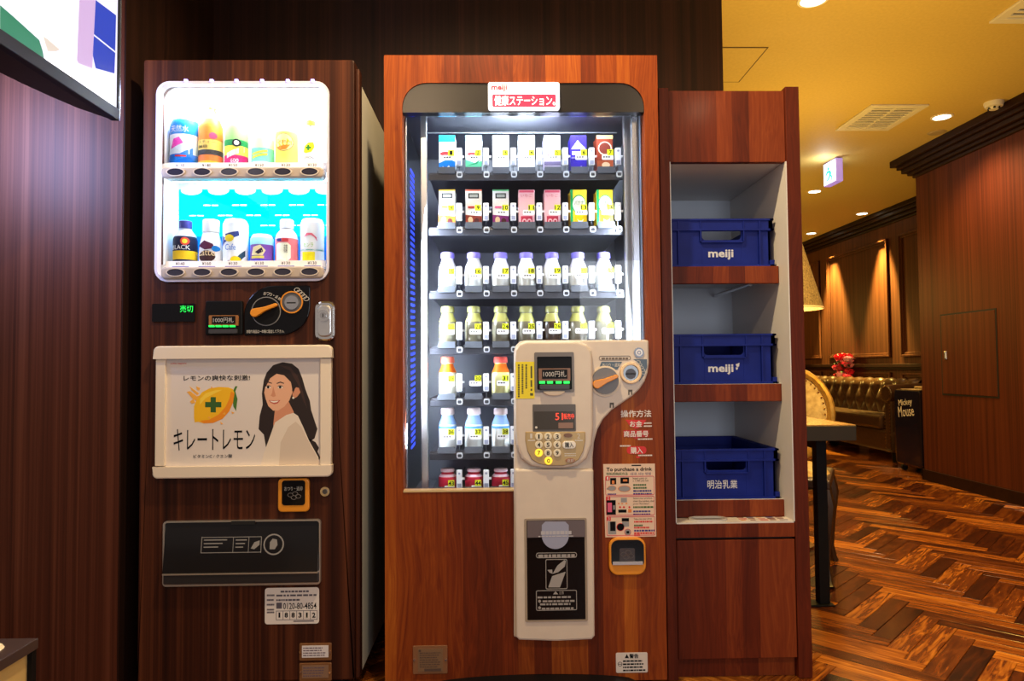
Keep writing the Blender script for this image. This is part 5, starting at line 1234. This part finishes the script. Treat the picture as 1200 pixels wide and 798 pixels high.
flat_ring(b, stad(.058, .026), stad(.050, .020), cxh - .03, 2.128, zc1 + .0002, zc1 + .006); b.build('opening_rim', P((.66, .64, .62), .25, .3), ct)
b = B(); b.add([(cxh - .03 + x, 2.128 + y, zc1 + .0008) for x, y in stad(.050, .020)], [tuple(range(22))]); b.build('opening', P((.10, .09, .08), .5), ct)
dz0, dz1 = .06, FZ(866, 633, YC)
B().box(il - .001, ir + .001, YC + .003, YC + .022, dz0, dz1).build('door', WOOD_CAB, CAB, bevel=.0015)
B().box(il - .003, ir + .003, YC + .025, 2.60, 0.0, .058).build('plinth', WOOD_CAB, CAB)
B().box(il - .003, ir + .003, YC + .024, YC + .03, .058, zc0).build('door_shadow_gap', BLACKM, CAB)
# printed leaflet lying on the counter
lx0, lx1 = FX(864, 609, 2.12), FX(930, 609, 2.11)
fl_ = B().box(lx0, lx1 - .004, YC + .012, YSF - .012, zc1 + .0002, zc1 + .0010).build('leaflet', PS(236, 226, 214, rough=.4))
tag(fl_, 'colour printed leaflet lying on the cabinet counter beside the oval opening', 'leaflet')
lc = [PS(205, 50, 40, rough=.4), PS(60, 60, 130, rough=.4), PS(225, 150, 60, rough=.4), PS(120, 60, 50, rough=.4)]
b = B(); rr_ = random.Random(3)
for i in range(5):
    for j in range(3):
        x = lx0 + .008 + i * (lx1 - lx0 - .02) / 5; y = YC + .018 + j * .018
        b.box(x, x + rr_.uniform(.012, .026), y, y + rr_.uniform(.006, .013), zc1 + .0010, zc1 + .0013, rr_.randrange(4))
b.build('leaflet_print', lc, fl_)

def crate(zb, ztop, logo, label, sticker=False):
    h = ztop - zb; x0, x1, y0, y1 = il + .006, ir - .008, YSF + .008, YSF + .415
    t = thing('milk_crate', ((x0 + x1) / 2, (y0 + y1) / 2, zb), label, 'crate', 'blue crates in the cabinet')
    b = B(); w = .006; rimz = ztop - .030
    pxa = FX(822, 270, y0); pxb = FX(868, 270, y0); ha, hb = (x0 + x1) / 2 - .062, (x0 + x1) / 2 + .062
    ha, hb = pxa + .004, pxb + .004
    hz0, hz1 = ztop - .064, ztop - .032
    ins = .010
    fy = y0 + ins
    # front wall around the hand hole
    b.box(x0 + ins, ha, fy, fy + w, zb, rimz); b.box(hb, x1 - ins, fy, fy + w, zb, rimz); b.box(ha, hb, fy, fy + w, zb, hz0 - .006)
    b.prism([(ha, hz0 - .0062), (hb, hz0 - .0062), (hb, hz0 + .012)] + [(hb - .012 + .012 * math.cos(-PI / 2 * k / 4), hz0 + .012 + .012 * math.sin(-PI / 2 * k / 4)) for k in range(1, 5)] + [(ha + .012 + .012 * math.cos(-PI / 2 - PI / 2 * k / 4), hz0 + .012 + .012 * math.sin(-PI / 2 - PI / 2 * k / 4)) for k in range(5)], fy, fy + w)
    b.box(x0 + ins, x1 - ins, y1 - ins - w, y1 - ins, zb, rimz)
    b.box(x0 + ins, x0 + ins + w, fy, y1 - ins, zb, rimz); b.box(x1 - ins - w, x1 - ins, fy, y1 - ins, zb, rimz)
    b.box(x0 + ins, x1 - ins, fy, y1 - ins, zb, zb + .005)
    # rim band and collar ribs
    for (xa_, xb_, ya_, yb_) in ((x0 + .003, x1 - .003, y0 + .004, y0 + .016), (x0 + .003, x1 - .003, y1 - .016, y1 - .004), (x0 + .003, x0 + .016, y0 + .004, y1 - .004), (x1 - .016, x1 - .003, y0 + .004, y1 - .004)):
        b.box(xa_, xb_, ya_, yb_, rimz - .002, ztop)
    for z_ in (ztop - .004, rimz - .006, zb):
        b.box(x0, x1, y0, y0 + .014, z_, z_ + .006); b.box(x0, x0 + .012, y0, y1, z_, z_ + .006); b.box(x1 - .012, x1, y0, y1, z_, z_ + .006); b.box(x0, x1, y1 - .012, y1, z_, z_ + .006)
    for fx in (.10, .86):
        xr = x0 + (x1 - x0) * fx; b.box(xr, xr + .005, y0 + .001, fy + .001, zb, ztop)
    for xr in (ha - .008, hb + .004): b.box(xr, xr + .004, y0 + .001, fy + .001, hz0 - .006, ztop)
    b.box(ha - .004, hb + .004, y0 + .001, fy + .001, hz0 - .010, hz0 - .006)
    for sx in (x0, x1 - .014): b.box(sx, sx + .014, y0, y0 + .014, zb, zb + .02)
    for k in range(1, 5):
        yy = y0 + (y1 - y0) * k / 5; b.box(x1 - .010, x1 - .001, yy, yy + .005, zb, ztop)
    b.build('crate_body', BLUE, t, bevel=.0015)
    sxx = P((.62, .64, .70), .5)
    if logo == 'kanji': text('明治乳業', FR(829, 562.5, 864, 572.5, fy), fy - .0005, sxx, t, bold=.01)
    else:
        yy = 298 if logo == 'a' else 432.5
        text('meiji', FR(830, yy - 5.5, 859.5, yy + 6.5, fy), fy - .0005, sxx, t, bold=.03)
        if logo == 'b':
            b = B(); P6 = lambda x, y: (FX(x, y, fy), FZ(x, y, fy))
            b.prism([P6(862, 427), P6(866.5, 425), P6(866, 429.5), P6(863.5, 430)], fy - .0012, fy - .0003); b.prism([P6(862, 430.5), P6(865, 430.5), P6(864, 433.5), P6(862.5, 433)], fy - .0012, fy - .0003); b.build('leaf_mark', sxx, t)
    return t
crate(sh[0][0] + .0005, FZ(850, 257, YSF + .01), 'a', 'blue plastic crate on the top shelf of the cabinet')
crate(sh[1][0] + .0005, FZ(850, 392, YSF + .01), 'b', 'blue plastic crate on the middle shelf, its white lettering partly worn')
crate(sh[2][0] + .0005, FZ(850, 527, YSF + .01), 'kanji', 'open blue plastic crate with Japanese characters on the bottom shelf')

# ------------------------------------------------------------------ television on the left
TV = thing('television', (-1.045, 1.45, 1.60), 'large flat television seen from the side at the top left, screen lit', 'television')
tx, ty0, ty1, tz0, tz1 = -1.03, 0.93, 1.915, 1.612, 2.19
b = B(); fw = .011
b.box(tx - .022, tx, ty0, ty1, tz0, tz0 + .032); b.box(tx - .022, tx, ty0, ty1, tz1 - fw, tz1); b.box(tx - .022, tx, ty0, ty0 + fw, tz0 + .032, tz1 - fw); b.box(tx - .022, tx, ty1 - fw, ty1, tz0 + .032, tz1 - fw)
b.build('bezel', P((.012, .014, .030), .6, spec=.2), TV, bevel=.002)
B().box(tx - .006, tx + .0015, ty1 - .004, ty1 + .001, tz0, tz1).build('bezel_trim', P((.35, .38, .5), .25, .8), TV)
b = B(); nn = 12
sec = [(tx - .022, -1), (tx - .022, 1)]
vs = []
for z_ in (tz0 + .002, tz0 + .10, tz1 - .02):
    dpt = {0: .095, 1: .11, 2: .06}[(tz0 + .002, tz0 + .10, tz1 - .02).index(z_)]
    for k in range(nn + 1):
        y_ = ty0 + .01 + (ty1 - ty0 - .02) * k / nn; vs.append((tx - .022 - dpt * math.sin(PI * k / nn) ** .7, y_, z_))
fs = [(r_ * (nn + 1) + k, r_ * (nn + 1) + k + 1, (r_ + 1) * (nn + 1) + k + 1, (r_ + 1) * (nn + 1) + k) for r_ in range(2) for k in range(nn)]
fs += [tuple(range(nn, -1, -1)), tuple(2 * (nn + 1) + k for k in range(nn + 1))]
b.add(vs, fs, 0, True); b.build('back_shell', BLACK, TV)
B().box(tx - .40, tx - .09, 1.40, 1.50, 1.83, 1.93).build('wall_arm', BLACK, TV, bevel=.004)
B().box(-1.44, -1.40, 1.35, YF, 1.80, 1.96).build('arm_plate', BLACK, TV, bevel=.004)
scr = B().box(tx - .006, tx - .003, ty0 + fw, ty1 - fw, tz0 + .032, tz1 - fw).build('screen', emit((.92, .88, 1.0), 1.1), TV)
def TQ(pts): return [C_ for C_ in pts]
b = B(); tm = [emit((.005, .24, .13), 1.0), emit((.72, .48, .80), 1.0), emit((.012, .055, .55), 1.0), emit((.92, 1.0, .98), 1.5), emit((.85, .72, .62), 1.0), emit((1.0, .93, 1.0), 2.4), emit((.95, .55, .62), 1.0)]
XS = tx - .0028
def tvp(pts, mi, k=0):
    vs = []
    for px, py in pts:
        d = ray(px, py); s_ = XS / d.x; vs.append((XS + .0001 * k, d.y * s_, CAMH + d.z * s_))
    b.add(vs, [tuple(range(len(vs)))], mi)
# picture on the screen: flat colour shapes, read at the plane of the screen
tvp([(0, 6), (14, 18), (46, 47), (50, 60), (52, 72), (22, 52), (0, 33)], 0, 1)
tvp([(0, 0), (92, 0), (90, 70), (80, 65), (70, 58), (46, 46), (14, 17), (0, 5)], 3, 1)
tvp([(93, 0), (112, 0), (109, 60), (108, 80), (92, 74), (90, 70)], 1, 2)
tvp([(112, 0), (136, 18), (135, 60), (110, 40)], 2, 2); tvp([(110, 42), (135, 62), (134, 86), (112, 80), (108, 62)], 2, 2)
tvp([(52, 60), (72, 78), (112, 84), (132, 92), (131, 128), (124, 124), (54, 74)], 5, 3)
tvp([(50, 42), (56, 46), (70, 58), (66, 60), (56, 60)], 4, 3); tvp([(122, 108), (130, 102), (130, 116), (124, 116)], 6, 4)
b.build('screen_picture', tm, scr)

# low cabinet at the bottom left
LC = thing('low_counter', (-1.02, 1.0, 0), 'low beige sided counter with a dark top at the bottom left corner', 'counter')
lxr, ly1, lz = -.812, 1.268, .46
B().box(-1.35, lxr, .45, ly1, lz - .018, lz).build('top', P((.055, .035, .035), .35), LC, bevel=.001)
B().box(-1.33, lxr - .010, .47, ly1 - .012, .0, lz - .018).build('body', PS(196, 168, 112, rough=.5), LC)
B().box(lxr - .012, lxr - .002, ly1 - .014, ly1 - .002, 0, lz - .018).build('corner_post', BLACK, LC)
mu = thing('printed_coaster', (-.868, 1.215, lz), 'small round bright printed coaster on the low counter at the frame edge', 'coaster')
B().lathe([(0, .003), (.026, .003), (.028, 0)], n=20).build('disc', PS(250, 236, 205, rough=.4), mu, local=True)
B().lathe([(.012, .0034), (.020, .0034)], n=20).build('print_ring', PS(220, 120, 60, rough=.4), mu, local=True)

# ------------------------------------------------------------------ cafe behind the partition
TB = thing('cafe_table', (1.12, 2.85, 0), 'narrow cafe table with a wooden top and black metal frame behind the cabinet', 'table')
B().box(.90, 1.34, 2.60, 3.10, .642, .698).build('table_edge', P((.014, .010, .007), .5), TB, bevel=.002)
B().box(.902, 1.338, 2.602, 3.098, .698, .702).build('tabletop', TABLE_WOOD, TB)
for y in (2.70, 2.99):
    B().box(1.232, 1.272, y, y + .04, .008, .642).build('leg', BLACK, TB, bevel=.002)
    B().box(1.07, 1.285, y - .012, y + .052, 0, .008).build('foot_plate', BLACK, TB, bevel=.002)
B().box(1.235, 1.268, 2.74, 2.99, .60, .642).build('rail', BLACK, TB)

CHR = thing('dining_chair', (1.29, 3.19, 0), 'gilded oval back chair with gold damask upholstery behind the cafe table', 'chair', None, math.radians(-28))
# chair faces -Y in its own frame
def cab_leg(sx, sy, front):
    pts = [(sx * .19, sy, .42), (sx * .205, sy + (-.015 if front else .0), .34), (sx * .195, sy + (.0 if front else .02), .20), (sx * .19, sy + (.012 if front else .04), .08), (sx * .20, sy + (-.01 if front else .06), .015), (sx * .205, sy + (-.02 if front else .065), .0)]
    return B().tube(pts, [.024, .027, .019, .014, .016, .018], 8)
for sx in (-1, 1):
    cab_leg(sx, -.19, True).build('leg', P((.03, .014, .006), .4), CHR, local=True); cab_leg(sx, .19, False).build('leg', P((.03, .014, .006), .4), CHR, local=True)
B().box(-.215, .215, -.215, .205, .40, .445).build('seat_frame', P((.03, .014, .006), .4), CHR, local=True, bevel=.012)
b = B(); b.ball((0, 0, .445), .205, .20, .055, 20, 8); b.build('seat', FABRIC, CHR, local=True)
zc_, rx, rz_ = .69, .205, .215
tilt = lambda z: .21 + (z - .44) * .16
fr = [(rx * math.cos(2 * PI * k / 36), tilt(zc_ + rz_ * math.sin(2 * PI * k / 36)), zc_ + rz_ * math.sin(2 * PI * k / 36)) for k in range(36)]
B().tube(fr, .020, 8, 0, True).build('back_frame', GOLD, CHR, local=True)
b = B(); vs = []; nr = 6
for i in range(nr + 1):
    for k in range(28):
        a = 2 * PI * k / 28; rr2 = i / nr
        z_ = zc_ + (rz_ - .014) * rr2 * math.sin(a); vs.append(((rx - .014) * rr2 * math.cos(a), tilt(z_) - .004 - .032 * (1 - rr2 ** 2), z_))
fs = [(i * 28 + k, i * 28 + (k + 1) % 28, (i + 1) * 28 + (k + 1) % 28, (i + 1) * 28 + k) for i in range(nr) for k in range(28)]
b.add(vs, fs, 0, True); back = b.build('backrest', FABRIC, CHR, local=True)
b = B(); vs = [(x, y + .045 - .0, z) for x, y, z in vs]
b.add([((v[0]), tilt(v[2]) + .012, v[2]) for v in vs], [f[::-1] for f in fs], 0, True); b.build('back_panel', FABRIC, CHR, local=True)
b = B()
for k in range(44):
    a = 2 * PI * k / 44; z_ = zc_ + (rz_ - .026) * math.sin(a); b.ball(((rx - .026) * math.cos(a), tilt(z_) - .012, z_), .0048, nu=6, nv=4)
b.build('stud_row', P((.75, .5, .16), .25, 1.0), CHR, local=True, kind='stuff')
for sx in (-1, 1): B().tube([(sx * .16, .19, .43), (sx * .14, tilt(.52), .56), (sx * .15, tilt(.6), .60)], [.02, .017, .015], 8).build('back_post', GOLD, CHR, local=True)

# pendant lamp
PLx, PLy, pz0, pz1 = 1.50, 3.60, 1.212, 1.56
PLM = thing('floor_lamp', (PLx, PLy, 0), 'floor lamp with a cone shaped woven shade glowing beside the cabinet edge', 'lamp')
B().lathe([(.182, pz0), (.184, pz0), (.086, pz1), (.083, pz1), (.181, pz0 + .004)], n=32).build('lamp_shade', SHADE, PLM, local=True)
B().lathe([(.184, pz0), (.186, pz0 + .004), (.182, pz0 + .010)], n=32).build('shade_rim', P((.75, .60, .35), .5), PLM, local=True)
B().ball((0, 0, pz0 + .10), .045, nu=16, nv=10).build('bulb', emit((1.0, .72, .36), 14.0), PLM, local=True)
B().lathe([(0, 0), (.11, 0), (.11, .012), (.03, .026), (.014, .04), (.011, .06), (.011, pz0 + .03), (.02, pz0 + .035), (.02, pz0 + .06), (0, pz0 + .06)], n=20).build('pole', P((.30, .20, .08), .3, .8), PLM, local=True)
b = B()
for k in range(3):
    a = 2 * PI * k / 3; b.tube([(.018 * math.cos(a), .018 * math.sin(a), pz0 + .05), (.07 * math.cos(a), .07 * math.sin(a), pz0 + .11), (.084 * math.cos(a), .084 * math.sin(a), pz1 - .004)], .003, 6)
b.build('shade_harp', BLACK, PLM, local=True)
point('floor_lamp_bulb_light', (PLx, PLy, pz0 + .02), 22, (1.0, .66, .28), .045)

# chesterfield sofa along the panelled wall
SF = thing('chesterfield_sofa', (4.0, 7.35, 0), 'dark brown buttoned leather chesterfield sofa along the panelled wall', 'sofa')
sx0, sx1, sy0, sy1 = 3.64, 4.12, 6.42, 8.90
B().box(sx0 + .02, sx1 - .02, sy0 + .03, sy1 - .03, .10, .30).build('base', LEATHER, SF, bevel=.02)
for y in (sy0 + .10, sy1 - .10):
    for x in (sx0 + .08, sx1 - .08): B().cyl((x, y, 0), (x, y, .10), .022, .032, n=10).build('foot', BLACK, SF)
for k in range(2):
    ya, yb = sy0 + .20 + k * (sy1 - sy0 - .40) / 2, sy0 + .20 + (k + 1) * (sy1 - sy0 - .40) / 2
    B().box(sx0, sx1 - .20, ya + .004, yb - .004, .30, .435).build('seat_cushion', LEATHER, SF, bevel=.03, seg=3)
def tuft(nu, nv, fn, amp, px_, pz_):
    b = B(); vs = []
    for j in range(nv + 1):
        for i in range(nu + 1):
            u, v = i / nu, j / nv
            a = u * px_; c = v * pz_
            d = min(((a - c * .5 + k) % 1.0 - .5) ** 2 for k in (0,)) 
            f = abs(math.sin(PI * (a + c / 2))) * abs(math.sin(PI * (a - c / 2)))
            p, n_ = fn(u, v); vs.append(p + n_ * (amp * f ** .6))
    fs = [(j * (nu + 1) + i, j * (nu + 1) + i + 1, (j + 1) * (nu + 1) + i + 1, (j + 1) * (nu + 1) + i) for j in range(nv) for i in range(nu)]
    b.add(vs, fs, 0, True); return b
def backfn(u, v):
    y = sy0 + .10 + (sy1 - sy0 - .20) * u
    if v < .65:
        z = .40 + .30 * v / .65; x = sx1 - .19 + .03 * v; n_ = Vector((-1, 0, .1))
    else:
        a = (v - .65) / .35 * PI * 1.1; z = .70 + .06 * math.sin(a) ; x = sx1 - .17 + .06 * (1 - math.cos(a)) - 0; n_ = Vector((-math.cos(a), 0, math.sin(a)))
    return Vector((x, y, z)), n_
tuft(120, 26, backfn, .034, 11, 3).build('tufted_back', LEATHER, SF)
B().box(sx1 - .14, sx1, sy0 + .05, sy1 - .05, .12, .70).build('back_frame', LEATHER, SF, bevel=.02)
b = B()
for i in range(11):
    for j in range(2):
        u = (i + (.5 if j else 1.0)) / 11
        if u < .98: p, n_ = backfn(u, .333 * (j + .5) + .16); b.ball(tuple(p - Vector((.004, 0, 0))), .009, nu=8, nv=5)
b.build('button_row', LEATHER, SF, kind='stuff')
for s_, ya in ((1, sy0), (-1, sy1 - .17)):
    yb = ya + .17; yc = (ya + yb) / 2
    b = B(); b.box(sx0 + .01, sx1 - .05, ya + .035, yb - .035, .12, .62)
    arm = b.build('arm', LEATHER, SF, bevel=.015)
    B().cyl((sx0 - .005, yc, .645), (sx1 - .06, yc, .66), .085, n=20).build('arm_roll', LEATHER, arm, bevel=.01)
    b = B()
    for k in range(20):
        a = 2 * PI * k / 20; b.ball((sx0 - .008, yc + .072 * math.cos(a), .645 + .072 * math.sin(a)), .006, nu=6, nv=4)
    for k in range(14):
        for yy in (ya + .045, yb - .045): b.ball((sx0 + .006, yy, .14 + k * .031), .006, nu=6, nv=4)
    b.build('nail_row', P((.30, .17, .06), .3, 1.0), arm, kind='stuff')

# console shelf behind the sofa back with a bouquet
CON = thing('console_table', (4.205, 8.35, 0), 'slim dark console table between the sofa back and the panelled wall', 'table')
B().box(4.13, 4.258, 7.95, 8.75, .66, .685).build('top', WOOD_TRIM, CON, bevel=.003)
for y in (7.98, 8.69): B().box(4.14, 4.25, y, y + .03, 0, .66).build('leg', WOOD_TRIM, CON, bevel=.002)
VASE = thing('flower_vase', (4.195, 8.36, .6855), 'bouquet of pink and red roses in a vase above the sofa back', 'flowers')
b = B(); b.lathe([(0, .0), (.035, .0), (.05, .02), (.055, .07), (.045, .12), (.048, .13), (.04, .12)], n=20)
b.build('vase', P((.10, .05, .03), .2), VASE, local=True)
rr_ = random.Random(11)
ROSE = [PS(200, 30, 60, rough=.6), PS(245, 170, 200, rough=.6), PS(225, 85, 120, rough=.6), PS(165, 20, 40, rough=.6), PS(250, 180, 195, rough=.6)]
def rose(c, r, m, par):
    b = B()
    b.ball(c, r * .55, nu=8, nv=6)
    for ring_, (n_, rad, tl_) in enumerate(((4, .55, .2), (5, .8, .45), (6, 1.0, .8))):
        for k in range(n_):
            a = 2 * PI * (k + ring_ * .37) / n_; w = PI / n_ * 1.25
            vs = []
            for j in range(3):
                rj = r * (.25 + rad * (.45 + .25 * j) * (.6 + tl_ * .4)); zj = r * (-.5 + j * .55 - tl_ * .25 * j)
                for q_ in (-1, 0, 1): vs.append((c[0] + rj * math.cos(a + w * q_ * (.6 if j != 1 else 1)), c[1] + rj * math.sin(a + w * q_ * (.6 if j != 1 else 1)), c[2] + zj - abs(q_) * r * .06))
            b.add(vs, [(0, 1, 4, 3), (1, 2, 5, 4), (3, 4, 7, 6), (4, 5, 8, 7)], 0, True)
    return b.build('rose', m, par, local=True)
stems = B()
for i in range(26):
    a = rr_.uniform(0, 2 * PI); rad = rr_.uniform(.02, .20); zz = .25 + rr_.uniform(-.14, .12) - rad * .25
    c = (rad * math.cos(a) * .28 - .025, rad * math.sin(a) * 1.15, zz)
    rose(c, rr_.uniform(.048, .066), ROSE[i % 5], VASE)
    stems.tube([(0, 0, .08), (c[0] * .5, c[1] * .5, .14), (c[0], c[1], c[2] - .02)], .004, 5)
stems.build('stems', PS(50, 80, 35, rough=.6), VASE, local=True, kind='stuff')
for i in range(22):
    a = rr_.uniform(0, 2 * PI); r0 = rr_.uniform(.06, .15); z0 = rr_.uniform(.12, .32)
    c = Vector((r0 * math.cos(a) * .25 - .03, r0 * math.sin(a) * 1.2, z0)); d = Vector((-abs(math.cos(a)) * .5, math.sin(a), rr_.uniform(-.3, .5))).normalized(); s_ = d.cross(Vector((0, 0, 1))).normalized()
    L_ = rr_.uniform(.06, .09); b = B(); b.add([c, c + d * L_ * .5 + s_ * L_ * .25 + Vector((0, 0, .01)), c + d * L_, c + d * L_ * .5 - s_ * L_ * .25 + Vector((0, 0, .01)), c + d * L_ * .5], [(0, 1, 4), (1, 2, 4), (2, 3, 4), (3, 0, 4)], 0, True)
    b.build('leaf', PS(40, 66, 30, rough=.5), VASE, local=True)

# dark suitcase standing at the wall end
SU = thing('suitcase', (3.62, 5.90, 0), 'dark navy hard shell suitcase with white lettering standing between sofa and wall', 'suitcase')
NAVY = P((.008, .008, .020), .15, coat=.6)
ux0, ux1, uy0, uy1, uz0, uz1 = 3.49, 3.72, 5.735, 6.115, .055, .705
def rbox_x(b, x0, x1, y0, y1, z0, z1, r):
    pts = rrect(y0, y1, z0, z1, r, 5); n = len(pts)
    vs = [(x0, y, z) for y, z in pts] + [(x1, y, z) for y, z in pts]
    fs = [tuple(range(n - 1, -1, -1)), tuple(range(n, 2 * n))] + [(k, (k + 1) % n, n + (k + 1) % n, n + k) for k in range(n)]
    b.add(vs, fs); return b
rbox_x(B(), ux0, (ux0 + ux1) / 2 - .004, uy0, uy1, uz0, uz1, .035).build('shell', NAVY, SU, bevel=.018, seg=3)
rbox_x(B(), (ux0 + ux1) / 2 + .004, ux1, uy0, uy1, uz0, uz1, .035).build('shell', NAVY, SU, bevel=.018, seg=3)
rbox_x(B(), (ux0 + ux1) / 2 - .004, (ux0 + ux1) / 2 + .004, uy0 - .002, uy1 + .002, uz0 - .002, uz1 + .002, .036).build('zip_band', P((.30, .22, .12), .4), SU)
for y in (uy0 + .05, uy1 - .05):
    for x in (ux0 + .05, ux1 - .05):
        w_ = B().cyl((x, y - .012, .026), (x, y + .012, .026), .026, n=16).build('wheel', BLACK, SU)
        B().box(x - .012, x + .012, y - .018, y + .018, .036, .058).build('wheel_fork', DGREY, w_)
B().tube([(3.605, 5.86, uz1), (3.605, 5.87, uz1 + .02), (3.605, 5.98, uz1 + .02), (3.605, 5.99, uz1)], .008, 8).build('handle', P((.55, .42, .22), .4), SU)
B().box(ux0 + .03, ux1 - .03, uy0 + .04, uy1 - .06, uz1 - .003, uz1 + .003).build('top_plate', P((.62, .50, .28), .35), SU)
def side_text(s, ya, yb, za, zb, rot, parent, m):
    """lettering on a face that looks along -X; text runs towards -Y"""
    vs, fs = text(s, (0, ya - yb, za, zb), 0, m, parent, raw=True, bold=.0, rot=rot)
    b = B(); b.add([(ux0 - .0012, ya - x, z) for x, y, z in vs], fs); return b.build('lettering', m, parent)
LT = PS(238, 232, 220, rough=.4)
side_text('Mickey', 6.04, 5.84, .555, .625, .12, SU, LT)
side_text('Mouse', 6.05, 5.82, .475, .565, .12, SU, LT)
